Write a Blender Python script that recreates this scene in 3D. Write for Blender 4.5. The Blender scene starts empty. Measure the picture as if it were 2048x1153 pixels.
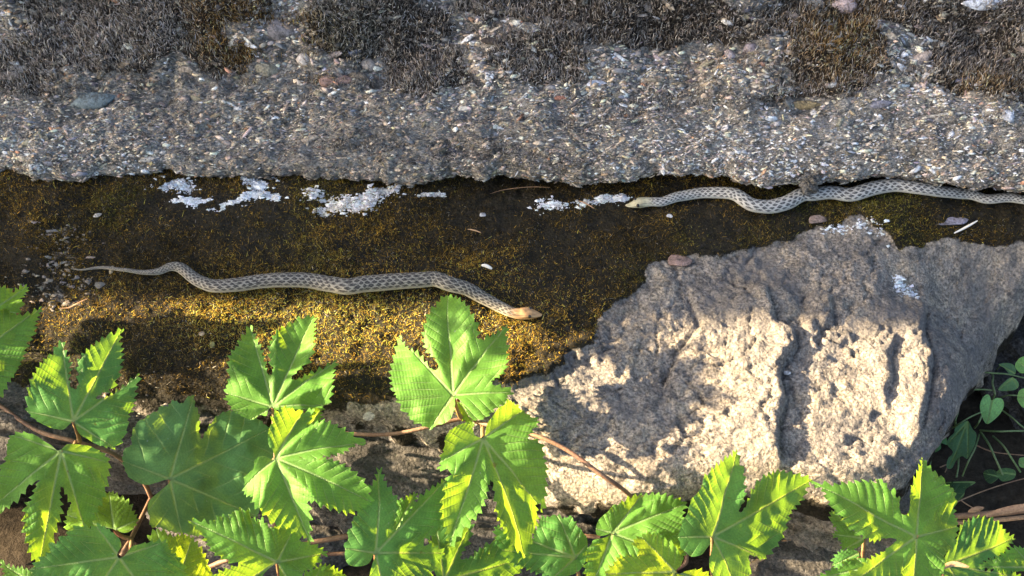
import bpy, math, random
import numpy as np
from mathutils import Vector
from mathutils.geometry import delaunay_2d_cdt

random.seed(7)
rng = np.random.default_rng(7)
scene = bpy.context.scene
C = scene.collection

# ------------------------------------------------------------------ camera, world, sun, exposure
PITCH = math.radians(50.0)
LENS, DIST = 49.5, 1.236
CAM = np.array([0.0, -DIST * math.cos(PITCH), DIST * math.sin(PITCH)])
cam_data = bpy.data.cameras.new("camera")
cam_data.lens = LENS
cam_data.sensor_width = 36.0
cam_data.clip_start = 0.01
cam_data.clip_end = 200.0
cam = bpy.data.objects.new("camera", cam_data)
cam.location = CAM
cam.rotation_euler = (math.pi / 2 - PITCH, 0, 0)
C.objects.link(cam)
scene.camera = cam

SUN_ELEV = math.radians(21.0)
SUN_TRAVEL = math.radians(-2.5)        # azimuth the light travels along (0 = +x)
world = bpy.data.worlds.new("World")
scene.world = world
world.use_nodes = True
wn = world.node_tree.nodes
wn.clear()
sky = wn.new("ShaderNodeTexSky")
sky.sky_type = 'NISHITA'
sky.sun_disc = False
sky.sun_elevation = SUN_ELEV
sky.air_density = 0.8
sky.dust_density = 4.0
sky.ozone_density = 0.4
sky.sun_rotation = math.radians(270.0) - SUN_TRAVEL
bg = wn.new("ShaderNodeBackground")
bg.inputs[1].default_value = 0.07
wo = wn.new("ShaderNodeOutputWorld")
world.node_tree.links.new(sky.outputs[0], bg.inputs[0])
world.node_tree.links.new(bg.outputs[0], wo.inputs[0])

sun_data = bpy.data.lights.new("sun", 'SUN')
sun_data.energy = 5.0
sun_data.angle = math.radians(0.5)
sun_data.color = (1.0, 0.775, 0.49)
sun = bpy.data.objects.new("sun", sun_data)
SUN_D = Vector((math.cos(SUN_ELEV) * math.cos(SUN_TRAVEL), math.cos(SUN_ELEV) * math.sin(SUN_TRAVEL), -math.sin(SUN_ELEV)))
sun.rotation_euler = SUN_D.to_track_quat('-Z', 'Y').to_euler()
sun.location = (-3, 0, 2)
C.objects.link(sun)

scene.view_settings.view_transform = 'Standard'
scene.view_settings.look = 'None'
scene.view_settings.exposure = 3.05
scene.view_settings.gamma = 1.0
scene.view_settings.use_curve_mapping = False
scene.cycles.max_bounces = 6
scene.cycles.transparent_max_bounces = 4
scene.cycles.use_denoising = True

# ------------------------------------------------------------------ picture coordinates -> world
FPX = LENS / 36.0 * 2048.0
_F = np.array([0, math.cos(PITCH), -math.sin(PITCH)])
_U = np.array([0, math.sin(PITCH), math.cos(PITCH)])
_R = np.array([1.0, 0, 0])


def ray(px, py):
    px = np.asarray(px, float); py = np.asarray(py, float)
    return _F + np.multiply.outer((px - 1024) / FPX, _R) + np.multiply.outer((576.5 - py) / FPX, _U)


def on_z(px, py, z=0.0):
    d = ray(px, py)
    t = (np.asarray(z) - CAM[2]) / d[..., 2]
    return CAM + d * t[..., None]


def on_plane(px, py, p0, n):
    d = ray(px, py)
    t = np.dot(p0 - CAM, n) / (d @ n)
    return CAM + d * t[..., None]


# ------------------------------------------------------------------ numpy noise
def _h(ix, iy, s):
    n = (ix.astype(np.int64) * 374761393 + iy.astype(np.int64) * 668265263 + s * 1442695041) & 0xffffffff
    n = ((n ^ (n >> 13)) * 1274126177) & 0xffffffff
    n = n ^ (n >> 16)
    return (n & 0xffffff) / float(0xffffff)


def vnoise(x, y, s=0):
    ix = np.floor(x); iy = np.floor(y)
    fx = x - ix; fy = y - iy
    fx = fx * fx * (3 - 2 * fx); fy = fy * fy * (3 - 2 * fy)
    a = _h(ix, iy, s); b = _h(ix + 1, iy, s); c = _h(ix, iy + 1, s); d = _h(ix + 1, iy + 1, s)
    return (a + (b - a) * fx) + ((c + (d - c) * fx) - (a + (b - a) * fx)) * fy


def fbm(x, y, o=4, s=0, g=0.5):
    r = 0; a = 1.0; t = 0
    for k in range(o):
        r = r + a * (vnoise(x, y, s + 17 * k) - 0.5); t += a
        x = x * 2.03 + 11.3; y = y * 2.03 + 5.7; a *= g
    return r / t * 2


def worley(x, y, s=0):
    ix = np.floor(x); iy = np.floor(y)
    best = np.full(np.shape(x), 9.0); second = best.copy(); cid = np.zeros(np.shape(x))
    for dx in (-1, 0, 1):
        for dy in (-1, 0, 1):
            cx = ix + dx; cy = iy + dy
            px = cx + _h(cx, cy, s); py = cy + _h(cx, cy, s + 91)
            d = np.hypot(px - x, py - y)
            nb = d < best
            second = np.where(nb, best, np.minimum(second, d))
            cid = np.where(nb, _h(cx, cy, s + 7), cid)
            best = np.where(nb, d, best)
    return best, second, cid


def sstep(a, b, x):
    t = np.clip((x - a) / (b - a), 0, 1)
    return t * t * (3 - 2 * t)


def in_poly(x, y, P):
    r = np.zeros(np.shape(x), bool)
    n = len(P)
    for i in range(n):
        x0, y0 = P[i]; x1, y1 = P[(i + 1) % n]
        c = ((y0 > y) != (y1 > y))
        with np.errstate(divide='ignore', invalid='ignore'):
            r ^= c & (x < (x1 - x0) * (y - y0) / (y1 - y0 + 1e-15) + x0)
    return r


def d_poly(x, y, P, closed=True):
    best = np.full(np.shape(x), 1e9)
    n = len(P)
    for i in range(n if closed else n - 1):
        x0, y0 = P[i]; x1, y1 = P[(i + 1) % n]
        ex, ey = x1 - x0, y1 - y0
        t = np.clip(((x - x0) * ex + (y - y0) * ey) / (ex * ex + ey * ey + 1e-15), 0, 1)
        best = np.minimum(best, np.hypot(x - x0 - t * ex, y - y0 - t * ey))
    return best


def catmull(P, step, closed=False):
    P = np.asarray(P, float)
    n = len(P)
    out = []
    segs = n if closed else n - 1
    for i in range(segs):
        if closed:
            p0, p1, p2, p3 = P[(i - 1) % n], P[i], P[(i + 1) % n], P[(i + 2) % n]
        else:
            p0, p1, p2, p3 = P[max(i - 1, 0)], P[i], P[i + 1], P[min(i + 2, n - 1)]
        k = max(1, int(math.ceil(np.linalg.norm(p2[:2] - p1[:2]) / step)))
        t = (np.arange(k) / k)[:, None]
        out.append(0.5 * (2 * p1 + (p2 - p0) * t + (2 * p0 - 5 * p1 + 4 * p2 - p3) * t ** 2 + (3 * p1 - p0 - 3 * p2 + p3) * t ** 3))
    if not closed:
        out.append(P[-1:])
    return np.vstack(out)


def resample(P, n, closed=False):
    P = np.asarray(P, float)
    Q = np.vstack([P, P[:1]]) if closed else P
    s = np.concatenate([[0], np.cumsum(np.linalg.norm(np.diff(Q[:, :3], axis=0), axis=1))])
    t = np.linspace(0, s[-1], n, endpoint=not closed)
    return np.stack([np.interp(t, s, Q[:, k]) for k in range(Q.shape[1])], 1)


# ------------------------------------------------------------------ mesh + object helpers
def mesh_np(name, V, F, col=None, smooth=True, extra=None):
    V = np.ascontiguousarray(V, dtype=np.float32); F = np.ascontiguousarray(F, dtype=np.int32)
    me = bpy.data.meshes.new(name)
    me.vertices.add(len(V)); me.vertices.foreach_set('co', V.ravel())
    me.loops.add(F.size); me.loops.foreach_set('vertex_index', F.ravel())
    me.polygons.add(len(F)); me.polygons.foreach_set('loop_start', np.arange(len(F), dtype=np.int32) * F.shape[1])
    me.polygons.foreach_set('use_smooth', np.full(len(F), smooth))
    me.update(calc_edges=True)
    if col is not None:
        col = np.asarray(col, np.float32)
        if col.shape[1] == 3:
            col = np.hstack([col, np.ones((len(col), 1), np.float32)])
        a = me.color_attributes.new('Col', 'FLOAT_COLOR', 'POINT')
        a.data.foreach_set('color', np.ascontiguousarray(col).ravel())
    for k, v in (extra or {}).items():
        a = me.attributes.new(k, 'FLOAT', 'POINT')
        a.data.foreach_set('value', np.ascontiguousarray(v, dtype=np.float32))
    return me


def grid_faces(n, m, wrap=False):
    # vertices indexed [i*m + j], i < n (wrapped if wrap), j < m
    i = np.arange(n if wrap else n - 1)[:, None]; j = np.arange(m - 1)[None, :]
    i2 = (i + 1) % n
    return np.stack([i * m + j, i2 * m + j, i2 * m + j + 1, i * m + j + 1], -1).reshape(-1, 4)


def link(name, me, mat=None, parent=None):
    o = bpy.data.objects.new(name, me)
    C.objects.link(o)
    if mat is not None and me is not None and not me.materials:
        me.materials.append(mat)
    if parent is not None:
        o.parent = parent
    return o


def tag(o, label=None, cat=None, group=None, kind=None):
    for k, v in (('label', label), ('category', cat), ('group', group), ('kind', kind)):
        if v:
            o[k] = v
    return o


def empty(name, loc, label=None, cat=None, group=None):
    o = bpy.data.objects.new(name, None)
    o.location = loc
    o.empty_display_size = 0.03
    C.objects.link(o)
    return tag(o, label, cat, group)


def adopt(child, parent):
    """parent a world-space part under a thing whose origin is not at zero"""
    child.parent = parent
    child.location = Vector(child.location) - Vector(world_loc(parent))


def world_loc(o):
    v = Vector((0, 0, 0))
    while o is not None:
        v += Vector(o.location); o = o.parent
    return v


def tube_np(P, R, k=10, cap=True):
    """P (n,3), R (n,) -> V,F quads with poles closed"""
    P = np.asarray(P, float); R = np.asarray(R, float)
    n = len(P)
    T = np.gradient(P, axis=0); T /= np.linalg.norm(T, axis=1)[:, None] + 1e-12
    ref = np.tile(np.array([0.12, 0.07, 0.99]), (n, 1))
    A = np.cross(T, ref); A /= np.linalg.norm(A, axis=1)[:, None] + 1e-12
    B = np.cross(A, T)
    th = np.arange(k) / k * 2 * math.pi
    V = P[:, None, :] + R[:, None, None] * (np.cos(th)[None, :, None] * A[:, None, :] + np.sin(th)[None, :, None] * B[:, None, :])
    i = np.arange(n - 1)[:, None]; j = np.arange(k)[None, :]; j2 = (j + 1) % k
    F = np.stack([i * k + j, i * k + j2, (i + 1) * k + j2, (i + 1) * k + j], -1).reshape(-1, 4)
    return V.reshape(-1, 3), F


# ------------------------------------------------------------------ materials
def new_mat(name):
    m = bpy.data.materials.new(name)
    m.use_nodes = True
    nt = m.node_tree
    nt.nodes.clear()
    out = nt.nodes.new('ShaderNodeOutputMaterial')
    return m, nt, out


def N(nt, typ, **kw):
    n = nt.nodes.new(typ)
    for k, v in kw.items():
        if k.startswith('i_'):
            n.inputs[k[2:].replace('_', ' ')].default_value = v
        else:
            setattr(n, k, v)
    return n


def ramp(nt, src, stops):
    r = nt.nodes.new('ShaderNodeValToRGB')
    e = r.color_ramp.elements
    while len(e) < len(stops):
        e.new(0.5)
    for el, (p, c) in zip(e, stops):
        el.position = p
        el.color = (c[0], c[1], c[2], 1) if hasattr(c, '__len__') else (c, c, c, 1)
    nt.links.new(src, r.inputs[0])
    return r.outputs[0]


def mix(nt, fac, a, b, mode='MIX'):
    n = nt.nodes.new('ShaderNodeMix')
    n.data_type = 'RGBA'; n.blend_type = mode
    for sock, v in ((n.inputs[0], fac), (n.inputs[6], a), (n.inputs[7], b)):
        if hasattr(v, 'is_output'):
            nt.links.new(v, sock)
        elif hasattr(v, '__len__'):
            sock.default_value = (v[0], v[1], v[2], 1)
        else:
            sock.default_value = v
    return n.outputs[2]


def noise(nt, scale, detail=6, rough=0.6, coord=None, dist=0.0):
    n = N(nt, 'ShaderNodeTexNoise')
    n.inputs['Scale'].default_value = scale
    n.inputs['Detail'].default_value = detail
    n.inputs['Roughness'].default_value = rough
    n.inputs['Distortion'].default_value = dist
    if coord is not None:
        nt.links.new(coord, n.inputs['Vector'])
    return n.outputs[0]


def bump(nt, h, dist, strength=1.0, prev=None):
    b = N(nt, 'ShaderNodeBump')
    b.inputs['Strength'].default_value = strength
    b.inputs['Distance'].default_value = dist
    nt.links.new(h, b.inputs['Height'])
    if prev is not None:
        nt.links.new(prev, b.inputs['Normal'])
    return b.outputs[0]


def finish(nt, out, col, rough=0.85, nrm=None, spec=0.3):
    p = N(nt, 'ShaderNodeBsdfPrincipled')
    if hasattr(col, 'is_output'):
        nt.links.new(col, p.inputs['Base Color'])
    else:
        p.inputs['Base Color'].default_value = (*col, 1)
    if hasattr(rough, 'is_output'):
        nt.links.new(rough, p.inputs['Roughness'])
    else:
        p.inputs['Roughness'].default_value = rough
    p.inputs['Specular IOR Level'].default_value = spec
    if nrm is not None:
        nt.links.new(nrm, p.inputs['Normal'])
    nt.links.new(p.outputs[0], out.inputs[0])
    return p


def geo_pos(nt):
    return N(nt, 'ShaderNodeNewGeometry').outputs['Position']


def mat_rock(name, cols, moss=False, moss_cols=((0.005, 0.004, 0.002), (0.020, 0.016, 0.007)), stretch=1.0, scale=1.0, bump_d=0.0016, speck=0.5, pits=0.55, patch=0.6):
    m, nt, out = new_mat(name)
    pos = geo_pos(nt)
    if stretch != 1.0:
        mp = N(nt, 'ShaderNodeMapping')
        mp.inputs['Scale'].default_value = (stretch, 1, 1)
        nt.links.new(pos, mp.inputs['Vector'])
        pos = mp.outputs[0]
    n1 = noise(nt, 14 * scale, 7, 0.62, pos, 0.4)
    n2 = noise(nt, 75 * scale, 6, 0.65, pos)
    n3 = noise(nt, 420 * scale, 4, 0.7, pos)
    n4 = noise(nt, 33 * scale, 6, 0.7, pos, 1.0)
    n5 = noise(nt, 190 * scale, 5, 0.72, pos, 0.5)
    base = ramp(nt, n1, [(0.33, cols[0]), (0.47, cols[1]), (0.58, cols[2]), (0.70, cols[3])])
    base = mix(nt, ramp(nt, n2, [(0.45, 0.0), (0.55, 0.8)]), base, cols[1])
    dark = ramp(nt, n4, [(0.50, 0.0), (0.60, speck)])
    base = mix(nt, dark, base, cols[4])
    base = mix(nt, 1.0, base, ramp(nt, n3, [(0.36, 0.42), (0.5, 1.0), (0.64, 1.62)]), 'MULTIPLY')
    n6 = noise(nt, 8 * scale, 6, 0.68, pos, 0.8)
    base = mix(nt, ramp(nt, n6, [(0.50, 0.0), (0.60, patch)]), base, cols[0])
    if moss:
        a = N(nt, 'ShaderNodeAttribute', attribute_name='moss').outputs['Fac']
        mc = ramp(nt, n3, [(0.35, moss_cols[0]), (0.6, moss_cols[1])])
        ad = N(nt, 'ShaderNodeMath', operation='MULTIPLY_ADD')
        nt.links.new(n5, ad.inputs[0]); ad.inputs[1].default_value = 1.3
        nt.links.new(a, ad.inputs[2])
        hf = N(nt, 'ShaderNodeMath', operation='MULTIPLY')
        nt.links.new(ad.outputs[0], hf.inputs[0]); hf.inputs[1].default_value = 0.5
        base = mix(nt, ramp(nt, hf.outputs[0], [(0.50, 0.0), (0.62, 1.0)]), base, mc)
    v = N(nt, 'ShaderNodeTexVoronoi', feature='DISTANCE_TO_EDGE')
    v.inputs['Scale'].default_value = 160 * scale
    nt.links.new(pos, v.inputs['Vector'])
    crack = ramp(nt, v.outputs[0], [(0.0, 0.0), (0.12, 1.0)])
    vg = N(nt, 'ShaderNodeTexVoronoi', feature='F1')
    vg.inputs['Scale'].default_value = 300 * scale
    nt.links.new(pos, vg.inputs['Vector'])
    grain = ramp(nt, vg.outputs[0], [(0.0, 1.0), (0.75, 0.0)])
    base = mix(nt, ramp(nt, n5, [(0.56, 0.0), (0.66, pits)]), base, (0.045, 0.04, 0.036))
    b = bump(nt, n2, bump_d * 2.5, 1.0)
    b = bump(nt, crack, bump_d * 0.25, 0.35, b)
    b = bump(nt, grain, bump_d * 0.8, 0.9, b)
    b = bump(nt, n5, bump_d * 1.6, 1.0, b)
    b = bump(nt, n3, bump_d * 0.7, 1.0, b)
    finish(nt, out, base, 0.88, b, 0.25)
    return m


def mat_attr(name, rough=0.8, spec=0.3, nscale=300, namp=0.35, bd=0.0004, objcol=False, stain=0.0):
    m, nt, out = new_mat(name)
    if objcol:
        c = N(nt, 'ShaderNodeObjectInfo').outputs['Color']
    else:
        c = N(nt, 'ShaderNodeAttribute', attribute_name='Col').outputs['Color']
    n1 = noise(nt, nscale, 4, 0.65, geo_pos(nt))
    c = mix(nt, 1.0, c, ramp(nt, n1, [(0.3, 1 - namp), (0.7, 1 + namp)]), 'MULTIPLY')
    if stain:
        n2 = noise(nt, 150, 6, 0.75, geo_pos(nt), 0.6)
        c = mix(nt, ramp(nt, n2, [(0.47, 0.0), (0.60, stain)]), c, (0.035, 0.032, 0.026))
    finish(nt, out, c, rough, bump(nt, n1, bd), spec)
    return m


def mat_strand(name, trans=0.3):
    m, nt, out = new_mat(name)
    c = N(nt, 'ShaderNodeAttribute', attribute_name='Col').outputs['Color']
    d = N(nt, 'ShaderNodeBsdfDiffuse'); t = N(nt, 'ShaderNodeBsdfTranslucent')
    nt.links.new(c, d.inputs[0]); nt.links.new(c, t.inputs[0])
    mx = N(nt, 'ShaderNodeMixShader')
    mx.inputs[0].default_value = trans
    nt.links.new(d.outputs[0], mx.inputs[1]); nt.links.new(t.outputs[0], mx.inputs[2])
    nt.links.new(mx.outputs[0], out.inputs[0])
    return m


def mat_leaf(name):
    m, nt, out = new_mat(name)
    L_ = nt.links.new

    def at(k):
        return N(nt, 'ShaderNodeAttribute', attribute_name=k).outputs['Fac']

    def mth(op, a, b=None):
        n = N(nt, 'ShaderNodeMath', operation=op)
        for i, v in enumerate((a, b)):
            if v is None:
                continue
            if hasattr(v, 'is_output'):
                L_(v, n.inputs[i])
            else:
                n.inputs[i].default_value = v
        return n.outputs[0]
    pos = geo_pos(nt)
    n1 = noise(nt, 45, 5, 0.6, pos); n2 = noise(nt, 900, 3, 0.6, pos); n3 = noise(nt, 130, 4, 0.65, pos)
    vv, phs, along, rad, big = at('vv'), at('phs'), at('along'), at('rad'), at('side')
    wob = mth('MULTIPLY', mth('SUBTRACT', n3, 0.5), 0.25)
    tri = mth('ABSOLUTE', mth('SUBTRACT', mth('FRACT', mth('ADD', phs, wob)), 0.5))        # 0.5 on the side veins
    sidev = ramp(nt, mth('SUBTRACT', 0.5, tri), [(0.0, 1.0), (0.045, 0.5), (0.08, 0.0)])
    midv = ramp(nt, mth('DIVIDE', vv, mth('ADD', 0.0007, mth('MULTIPLY', mth('SUBTRACT', 1.0, rad), 0.0008))), [(0.35, 1.0), (1.0, 0.0)])
    vein = mth('MAXIMUM', midv, mth('MULTIPLY', mth('MULTIPLY', sidev, 0.8), big))
    rip = mth('ABSOLUTE', mth('SINE', mth('MULTIPLY', mth('ADD', along, mth('MULTIPLY', wob, 2.0)), math.pi)))
    c0 = N(nt, 'ShaderNodeAttribute', attribute_name='Col').outputs['Color']
    c = mix(nt, 1.0, c0, ramp(nt, n1, [(0.3, 0.72), (0.7, 1.28)]), 'MULTIPLY')
    c = mix(nt, 1.0, c, ramp(nt, n2, [(0.3, 0.85), (0.7, 1.15)]), 'MULTIPLY')
    cr = mix(nt, vein, c, (0.21, 0.34, 0.12))
    # small brown blemishes and pale dust
    cr = mix(nt, ramp(nt, noise(nt, 190, 2, 0.5, pos), [(0.735, 0.0), (0.77, 0.8)]), cr, (0.10, 0.06, 0.02))
    cr = mix(nt, ramp(nt, noise(nt, 310, 2, 0.5, pos), [(0.72, 0.0), (0.78, 0.5)]), cr, (0.35, 0.40, 0.30))
    hgt = mth('ADD', mth('MULTIPLY', mth('MULTIPLY', rip, big), 0.2), mth('MULTIPLY', mth('SUBTRACT', 1.0, vein), 1.0))
    b = bump(nt, hgt, 0.0007, 1.0)
    b = bump(nt, n2, 0.00022, 0.8, b)
    p = N(nt, 'ShaderNodeBsdfPrincipled')
    L_(cr, p.inputs['Base Color'])
    p.inputs['Roughness'].default_value = 0.5
    p.inputs['Specular IOR Level'].default_value = 0.2
    L_(b, p.inputs['Normal'])
    tr = N(nt, 'ShaderNodeBsdfTranslucent')
    ct = mix(nt, 1.0, c, (4.1, 2.5, 0.5), 'MULTIPLY')
    ct = mix(nt, vein, ct, (0.50, 0.58, 0.08))
    ct = mix(nt, mth('MULTIPLY', rip, 0.25), ct, (0.16, 0.30, 0.015))
    L_(ct, tr.inputs[0])
    L_(b, tr.inputs['Normal'])
    mx = N(nt, 'ShaderNodeMixShader')
    mx.inputs[0].default_value = 0.42
    L_(p.outputs[0], mx.inputs[1]); L_(tr.outputs[0], mx.inputs[2])
    L_(mx.outputs[0], out.inputs[0])
    return m


def mat_stem(name, c0, c1):
    m, nt, out = new_mat(name)
    pos = geo_pos(nt)
    n1 = noise(nt, 40, 5, 0.6, pos); n2 = noise(nt, 500, 4, 0.6, pos)
    c = ramp(nt, n1, [(0.35, c0), (0.65, c1)])
    c = mix(nt, 1.0, c, ramp(nt, n2, [(0.3, 0.7), (0.7, 1.25)]), 'MULTIPLY')
    finish(nt, out, c, 0.6, bump(nt, n2, 0.0006), 0.35)
    return m


M = {}
M['ledge'] = mat_rock('ledge_rock', [(0.125, 0.12, 0.118), (0.25, 0.22, 0.185), (0.34, 0.285, 0.21), (0.22, 0.20, 0.175), (0.05, 0.05, 0.054)], moss=True, speck=0.5)
M['conglomerate'] = mat_rock('conglomerate', [(0.16, 0.153, 0.137), (0.28, 0.263, 0.232), (0.38, 0.352, 0.30), (0.43, 0.43, 0.42), (0.06, 0.055, 0.046)], moss=True, moss_cols=((0.010, 0.008, 0.006), (0.06, 0.047, 0.034)), stretch=0.5, speck=0.65, patch=0.3, scale=1.6, bump_d=0.0024)
M['dark_stone'] = mat_rock('dark_stone', [(0.045, 0.043, 0.042), (0.085, 0.08, 0.074), (0.12, 0.108, 0.092), (0.068, 0.068, 0.07), (0.02, 0.019, 0.018)], speck=0.6)
M['tan_stone'] = mat_rock('tan_stone', [(0.11, 0.10, 0.09), (0.19, 0.165, 0.13), (0.24, 0.20, 0.15), (0.15, 0.14, 0.13), (0.05, 0.045, 0.04)], speck=0.5)
M['pebble'] = mat_attr('pebble', 0.85, 0.2, 500, 0.4, 0.0008, stain=0.55)
M['pebble_obj'] = mat_attr('pebble_single', 0.85, 0.2, 300, 0.45, 0.0014, objcol=True, stain=0.7)
M['lichen'] = mat_attr('lichen', 0.9, 0.15, 500, 0.3, 0.0006)
M['snake'] = mat_attr('snake_skin', 0.55, 0.35, 700, 0.12, 0.00008)
M['moss'] = mat_strand('moss_strand', 0.35)
M['tuft'] = mat_strand('tuft_strand', 0.15)
M['leaf'] = mat_leaf('leaf')
M['stem'] = mat_stem('vine_stem', (0.10, 0.05, 0.032), (0.22, 0.135, 0.08))
M['petiole'] = mat_stem('petiole', (0.20, 0.08, 0.045), (0.26, 0.19, 0.08))
M['green_stem'] = mat_stem('green_stem', (0.10, 0.17, 0.06), (0.17, 0.22, 0.09))
M['dry'] = mat_stem('dry_stalk', (0.24, 0.13, 0.07), (0.42, 0.27, 0.15))


def mat_soil():
    m, nt, out = new_mat('soil')
    pos = geo_pos(nt)
    n1 = noise(nt, 9, 8, 0.65, pos); n2 = noise(nt, 130, 6, 0.7, pos)
    c = ramp(nt, n1, [(0.35, (0.020, 0.016, 0.011)), (0.6, (0.05, 0.039, 0.027)), (0.75, (0.09, 0.075, 0.053))])
    c = mix(nt, 1.0, c, ramp(nt, n2, [(0.3, 0.5), (0.7, 1.5)]), 'MULTIPLY')
    finish(nt, out, c, 0.95, bump(nt, n2, 0.006), 0.1)
    return m


M['soil'] = mat_soil()

# ------------------------------------------------------------------ the ground
GZ = -0.21
gx = np.concatenate([[-30, -8, -3], np.linspace(-1.3, 1.3, 220), [3, 8, 30]])
gy = np.concatenate([[-30, -8, -3], np.linspace(-0.9, 0.5, 130), [2, 8, 30]])
GX, GY = np.meshgrid(gx, gy, indexing='ij')
near = np.exp(-(GX ** 2 + GY ** 2) / 1.0)
GH = GZ + near * (0.03 * fbm(GX * 6, GY * 6, 5, 3) + 0.008 * fbm(GX * 60, GY * 60, 3, 5))
me = mesh_np('ground', np.stack([GX, GY, GH], -1).reshape(-1, 3), grid_faces(len(gx), len(gy)))
tag(link('ground', me, M['soil']), kind='structure', label='dark bare soil under the rocks and vines')

# ------------------------------------------------------------------ the ledge rock with its moss
front_px = [(2110, 470), (2046, 556), (1992, 640), (1962, 700), (1928, 780), (1897, 832), (1852, 890), (1795, 938), (1700, 962),
            (1600, 950), (1500, 955), (1400, 950), (1290, 962), (1200, 945), (1130, 930), (1080, 905), (1010, 868), (930, 830),
            (840, 812), (760, 802), (650, 797), (500, 792), (300, 785), (150, 772), (0, 760), (-200, 755)]
fw = on_z([p[0] for p in front_px], [p[1] for p in front_px], 0.0)[:, :2]
outline = np.vstack([[[-0.80, 0.26], [-0.5, 0.27], [0, 0.27], [0.40, 0.26], [0.53, 0.20]], fw, [[-0.80, -0.10], [-0.86, 0.1]]])
outline = catmull(outline, 0.004, True)
LN = 960
outline = resample(outline, LN, True)
tn = np.roll(outline, -1, 0) - np.roll(outline, 1, 0)
tn /= np.linalg.norm(tn, axis=1)[:, None]
onrm = np.stack([-tn[:, 1], tn[:, 0]], 1)
if np.sum((outline - outline.mean(0)) * onrm) < 0:
    onrm = -onrm
sarc = np.arange(LN) / LN * 60
outline = outline + onrm * (0.006 * fbm(sarc, sarc * 0, 4, 21))[:, None]
OUT_C = outline[::10]

moss_px = [(-300, 300), (-100, 300), (300, 310), (900, 320), (1500, 330), (2100, 350), (2200, 400), (2200, 470), (2048, 468), (1950, 472), (1900, 478), (1850, 492), (1795, 500),
           (1768, 478), (1715, 450), (1640, 462), (1600, 485), (1550, 500), (1500, 516), (1420, 520), (1360, 528), (1300, 540), (1285, 565),
           (1240, 612), (1205, 650), (1182, 692), (1120, 735), (1060, 762), (1000, 772), (900, 778), (800, 792), (700, 793), (650, 800),
           (500, 812), (300, 802), (200, 775), (0, 770), (-300, 772)]
MOSS_P = on_z([p[0] for p in moss_px], [p[1] for p in moss_px], 0.0)[:, :2]
bare_px = [((135, 470), 38, 34), ((125, 520), 48, 44), ((110, 575), 55, 36), ((140, 610), 36, 18)]


def moss_mask(x, y):
    ins = in_poly(x, y, MOSS_P)
    d = d_poly(x, y, MOSS_P)
    sd = np.where(ins, d, -d) + 0.010 * fbm(x * 45, y * 45, 4, 31)
    m = sstep(-0.003, 0.004, sd)
    for (c, a, b) in bare_px:
        p = on_z(c[0], c[1], 0.0)
        q = np.hypot((x - p[0]) / (a / 2276.), (y - p[1]) / (b / 1750.)) + 0.9 * fbm(x * 70, y * 70, 5, 33, 0.7)
        m = m * (1 - 0.45 * sstep(1.0, 0.6, q) * sstep(-0.25, 0.15, fbm(x * 160, y * 160, 4, 34, 0.7)))
    return m


def px_curve(pts, z=0.0):
    return on_z([p[0] for p in pts], [p[1] for p in pts], z)[:, :2]


crackA = px_curve([(1535, 600), (1550, 650), (1588, 672), (1592, 700), (1570, 725), (1560, 760), (1572, 800), (1558, 850), (1560, 900)])
crackB = px_curve([(1660, 610), (1668, 652), (1640, 665), (1632, 690)])
crackC = px_curve([(1790, 690), (1780, 720), (1788, 760), (1772, 790)])
crackD = px_curve([(1860, 600), (1850, 660), (1868, 720), (1858, 790), (1845, 850)])
crackE = px_curve([(1380, 600), (1400, 650), (1360, 700), (1330, 760)])


def step_field(x, y, curve, h, reach):
    d = d_poly(x, y, curve, False)
    ycl = np.clip(y, curve[:, 1].min(), curve[:, 1].max())
    o = np.argsort(curve[:, 1])
    cx = np.interp(ycl, curve[o, 1], curve[o, 0])
    side = cx - x                                # >0 on the side the sun comes from
    endf = sstep(0.02, 0.0, np.abs(y - ycl))
    return h * np.exp(-(d / reach) ** 2) * sstep(-0.0015, 0.0015, side) * endf - 0.004 * np.exp(-(d / 0.003) ** 2)


def ledge_z(x, y, mm=None):
    if mm is None:
        mm = moss_mask(x, y)
    ins = in_poly(x, y, OUT_C)
    d = np.where(ins, d_poly(x, y, OUT_C), 0.0)
    z = 0.010 * fbm(x * 4, y * 4, 3, 41)
    rock = 1 - mm
    z = z + rock * (0.0040 * fbm(x * 22, y * 22, 4, 42) + 0.0031 * fbm(x * 130, y * 130, 4, 43, 0.68))
    f1, f2, cid = worley(x * 75 + 0.6 * fbm(x * 60, y * 60, 2, 6), y * 75, 5)
    z = z + rock * 0.0016 * (cid - 0.5) * sstep(0.0, 0.12, f2 - f1)
    rg = np.abs(fbm(x * 17 + 3, y * 17, 4, 48, 0.55))
    z = z - rock * 0.0030 * sstep(0.05, 0.0, rg)
    g1, g2, gid = worley(x * 21 + 0.5 * fbm(x * 30, y * 30, 3, 9), y * 26, 15)
    z = z + rock * (0.0022 * (gid - 0.5) - 0.0016 * sstep(0.05, 0.0, g2 - g1))
    for c, h, r in ((crackA, 0.010, 0.03), (crackB, 0.006, 0.015), (crackC, 0.005, 0.015), (crackD, 0.008, 0.02), (crackE, -0.004, 0.02)):
        z = z + rock * step_field(x, y, c, h, r)
    z = z + mm * (0.004 + 0.006 * fbm(x * 30, y * 30, 3, 44) + 0.003 * fbm(x * 110, y * 110, 3, 45))
    front = sstep(0.20, 0.05, y)
    z = z - front * 0.010 * sstep(0.016, 0.0, d) ** 2
    # the slab rolls off towards its outer end
    z = z - 0.075 * sstep(0.345, 0.50, x + 0.35 * (y + 0.1) + 0.02 * fbm(x * 20, y * 20, 3, 47)) * sstep(0.09, -0.02, y)
    return z


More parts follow.
